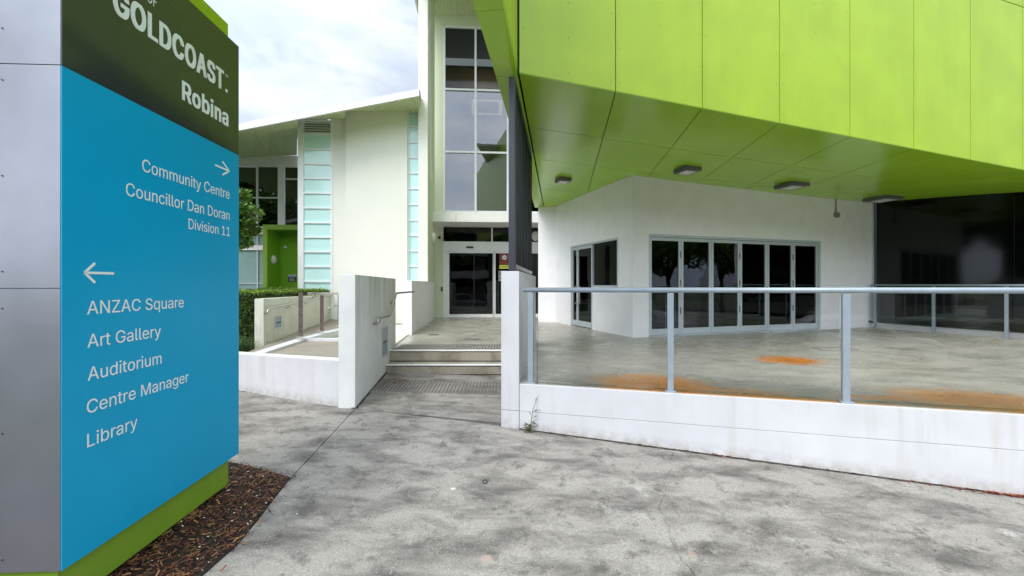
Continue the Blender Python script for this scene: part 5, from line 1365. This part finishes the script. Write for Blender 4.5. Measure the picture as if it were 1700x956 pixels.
# GOLDCOAST in heavy condensed capitals
SGh = lambda x, y: SG.hit(x, y, .0015)[1]
capG = SGh(365, 113.5)-SGh(365, 141)
lettering('GOLDCOAST', SG, 187, 371.5, 147, 367, .145, sg, lt, bold=.055, spacing=1.08)
c_s = SG.sx(376, .0015); zc = SGh(376, 150.5)
bm = BM(); cen = SG.w(c_s, zc, .001); tube(bm, [cen, SG.w(c_s, zc, .0025)], .014, 16); part('full_stop', bm, lt, sg)
lettering('TM', SG, 373.5, 378, 126, 375, .013, sg, lt)
lettering('CITY OF', SG, 205, 260, 11, 256, .072, sg, lt)
def arrow(x0, y0, x1, y1, hx, hy0, hy1, label=None):
    """shaft from (x0,y0) to the tip (x1,y1); the head's two ends are at column hx"""
    bm = BM(); s0, z0 = SG.hit(x0, y0, .0015); s1, z1 = SG.hit(x1, y1, .0015); zt2 = z1
    z0 = z1; hs = SG.sx(hx, .0015); za_ = SG.hit(hx, hy0, .0015)[1]; zb_ = SG.hit(hx, hy1, .0015)[1]; hh = (za_-zb_)/2
    t_ = .0065
    def bar(a, b):
        a = Vector(a); b = Vector(b); d = (b-a).normalized(); n = Vector((-d.y, d.x))*t_
        v = [bm.verts.new(SG.w(q.x, q.y, .0015)) for q in (a-n, b-n, b+n, a+n)]; f = bm.faces.new(v)
    bar((s0, z1), (s1, z1)); bar((hs, z1+hh), (s1, z1)); bar((hs, z1-hh), (s1, z1))
    r = bmesh.ops.extrude_face_region(bm, geom=bm.faces[:]); bmesh.ops.translate(bm, verts=[e for e in r['geom'] if isinstance(e, bmesh.types.BMVert)], vec=Vector((*(-SG.n*.001), 0)))
    part('arrow', bm, lt, sg)
arrow(357.5, 276, 381, 284, 369.5, 270.5, 292.5)
arrow(189.5, 453, 140.5, 452.5, 158, 435.5, 468)

# ================================================================== WHAT THE GLASS REFLECTS: the street behind the camera
random.seed(21)
spots = [(-13, -3, 7.5), (-17, 3, 8.0), (-15, 8.5, 7.0), (-22, 0, 9.0), (-13.5, 5.6, 6.5), (-10, 2.4, 6.0), (-11.5, 8.6, 6.2), (23, -4.6, 7.5), (31, -4.9, 8), (27, -16.5, 8), (36, -17, 8.5), (42, -5, 8), (7, -17.5, 8.0), (15, -18, 7.5), (24, -17, 8.5), (-4, -18, 8.0)]
lbs = ['street tree left of the path behind the sign', 'street tree beyond the left lawn', 'street tree nearest the cream wing', 'tall street tree far over on the left', 'street tree close to the garden bed on the left', 'young tree just beyond the bed of the blue sign', 'young tree on the lawn before the added paving', 'verge tree beyond the right end of the path', 'second verge tree beyond the right end of the path', 'roadside tree across the road right of the pale block', 'larger roadside tree across the road right of the pale block', 'verge tree farthest along on the right', 'roadside tree across the road in the middle', 'roadside tree across the road towards the right', 'roadside tree across the road farthest right', 'roadside tree across the road on the left']
big = None
for (x, y, h_), lb_ in zip(spots, lbs):
    if big is None: big = tree((x, y, gz(x, y)), 7.5, 2.9, lb_, 9000, .16, 'trees along the street', 31, .2, 'street_tree'); base_loc = Vector(big.location)
    else: o = dup(big, (x, y, gz(x, y)), lb_, 'trees along the street', (0, 0, random.uniform(0, 6))); o.scale = (h_/7.5,)*3
ob = thing('apartment_block', (10, -30, -1), 'pale apartment block with balcony bands across the road', 'building')
bm = BM(); box(bm, -18, 40, -36, -28, -1, 8.4); part('wall', bm, MT['riser'], ob)
for k in range(3):
    bm = BM(); box(bm, -18.2, 40.2, -27.9, -26.6, 1.9+k*3, 2.9+k*3); part('balcony', bm, MT['fascia'], ob)
    for i in range(12):
        bm = BM(); x = -17+i*4.8; box(bm, x, x+3.2, -27.99, -27.9, -.2+k*3, 1.85+k*3); part('window', bm, MT['glass'], ob)
# a parked car
def car(x, y, label, colr, ang=0):
    z = gz(x, -7)-.02; t = thing('parked_car', (x, y, z), label, 'car', 'cars parked along the road')
    m_c, _ = mat('car_paint', colr, .25, var=.02, coat=.6)
    prof = [(-2.2, .35), (-2.22, .75), (-2.0, .93), (-1.5, .98), (-.95, 1.40), (-.2, 1.50), (.6, 1.44), (1.25, 1.0), (2.0, .86), (2.2, .65), (2.2, .35)]
    bm = BM(); secs = []
    for yy, sc1, in ((-.86, .93), (-.80, 1), (0, 1.02), (.80, 1), (.86, .93)):
        secs.append([bm.verts.new((x+px_*(1 if abs(yy) < .85 else .985), y+yy*(1 if pz_ < 1 else .80), z+.2+(pz_-.2)*sc1)) for px_, pz_ in prof])
    for a, b in zip(secs[:-1], secs[1:]):
        for k in range(len(prof)): face(bm, (a[k], a[(k+1) % len(prof)], b[(k+1) % len(prof)], b[k]))
    face(bm, secs[0]); face(bm, secs[-1]); part('body', bm, m_c, t, smooth=False)
    for sd_ in (-1, 1):
        bm = BM(); yy = y+sd_*.80
        for q in ([(-1.35, 1.0), (-.9, 1.34), (-.15, 1.42), (-.15, 1.0)], [(-.08, 1.0), (-.08, 1.42), (.55, 1.37), (1.05, 1.0)]):
            v = [bm.verts.new((x+a, y+sd_*(.80 if b < 1.1 else .70), z+b)) for a, b in q]; bm.faces.new(v)
        part('side_window', bm, MT['darkglass'], t)
        for wx in (-1.35, 1.4):
            bm = BM(); tube(bm, [Vector((x+wx, y+sd_*.66, z+.33)), Vector((x+wx, y+sd_*.88, z+.33))], .33, 20); wh = part('wheel', bm, MT['black'], t)
            bm = BM(); tube(bm, [Vector((x+wx, y+sd_*.87, z+.33)), Vector((x+wx, y+sd_*.89, z+.33))], .2, 16); part('rim', bm, MT['steel'], wh)
car(5.2, -8.2, 'white hatchback parked on the near side of the road', (.8, .8, .8))
car(-1.5, -8.3, 'grey hatchback parked behind the white one', (.2, .21, .22))
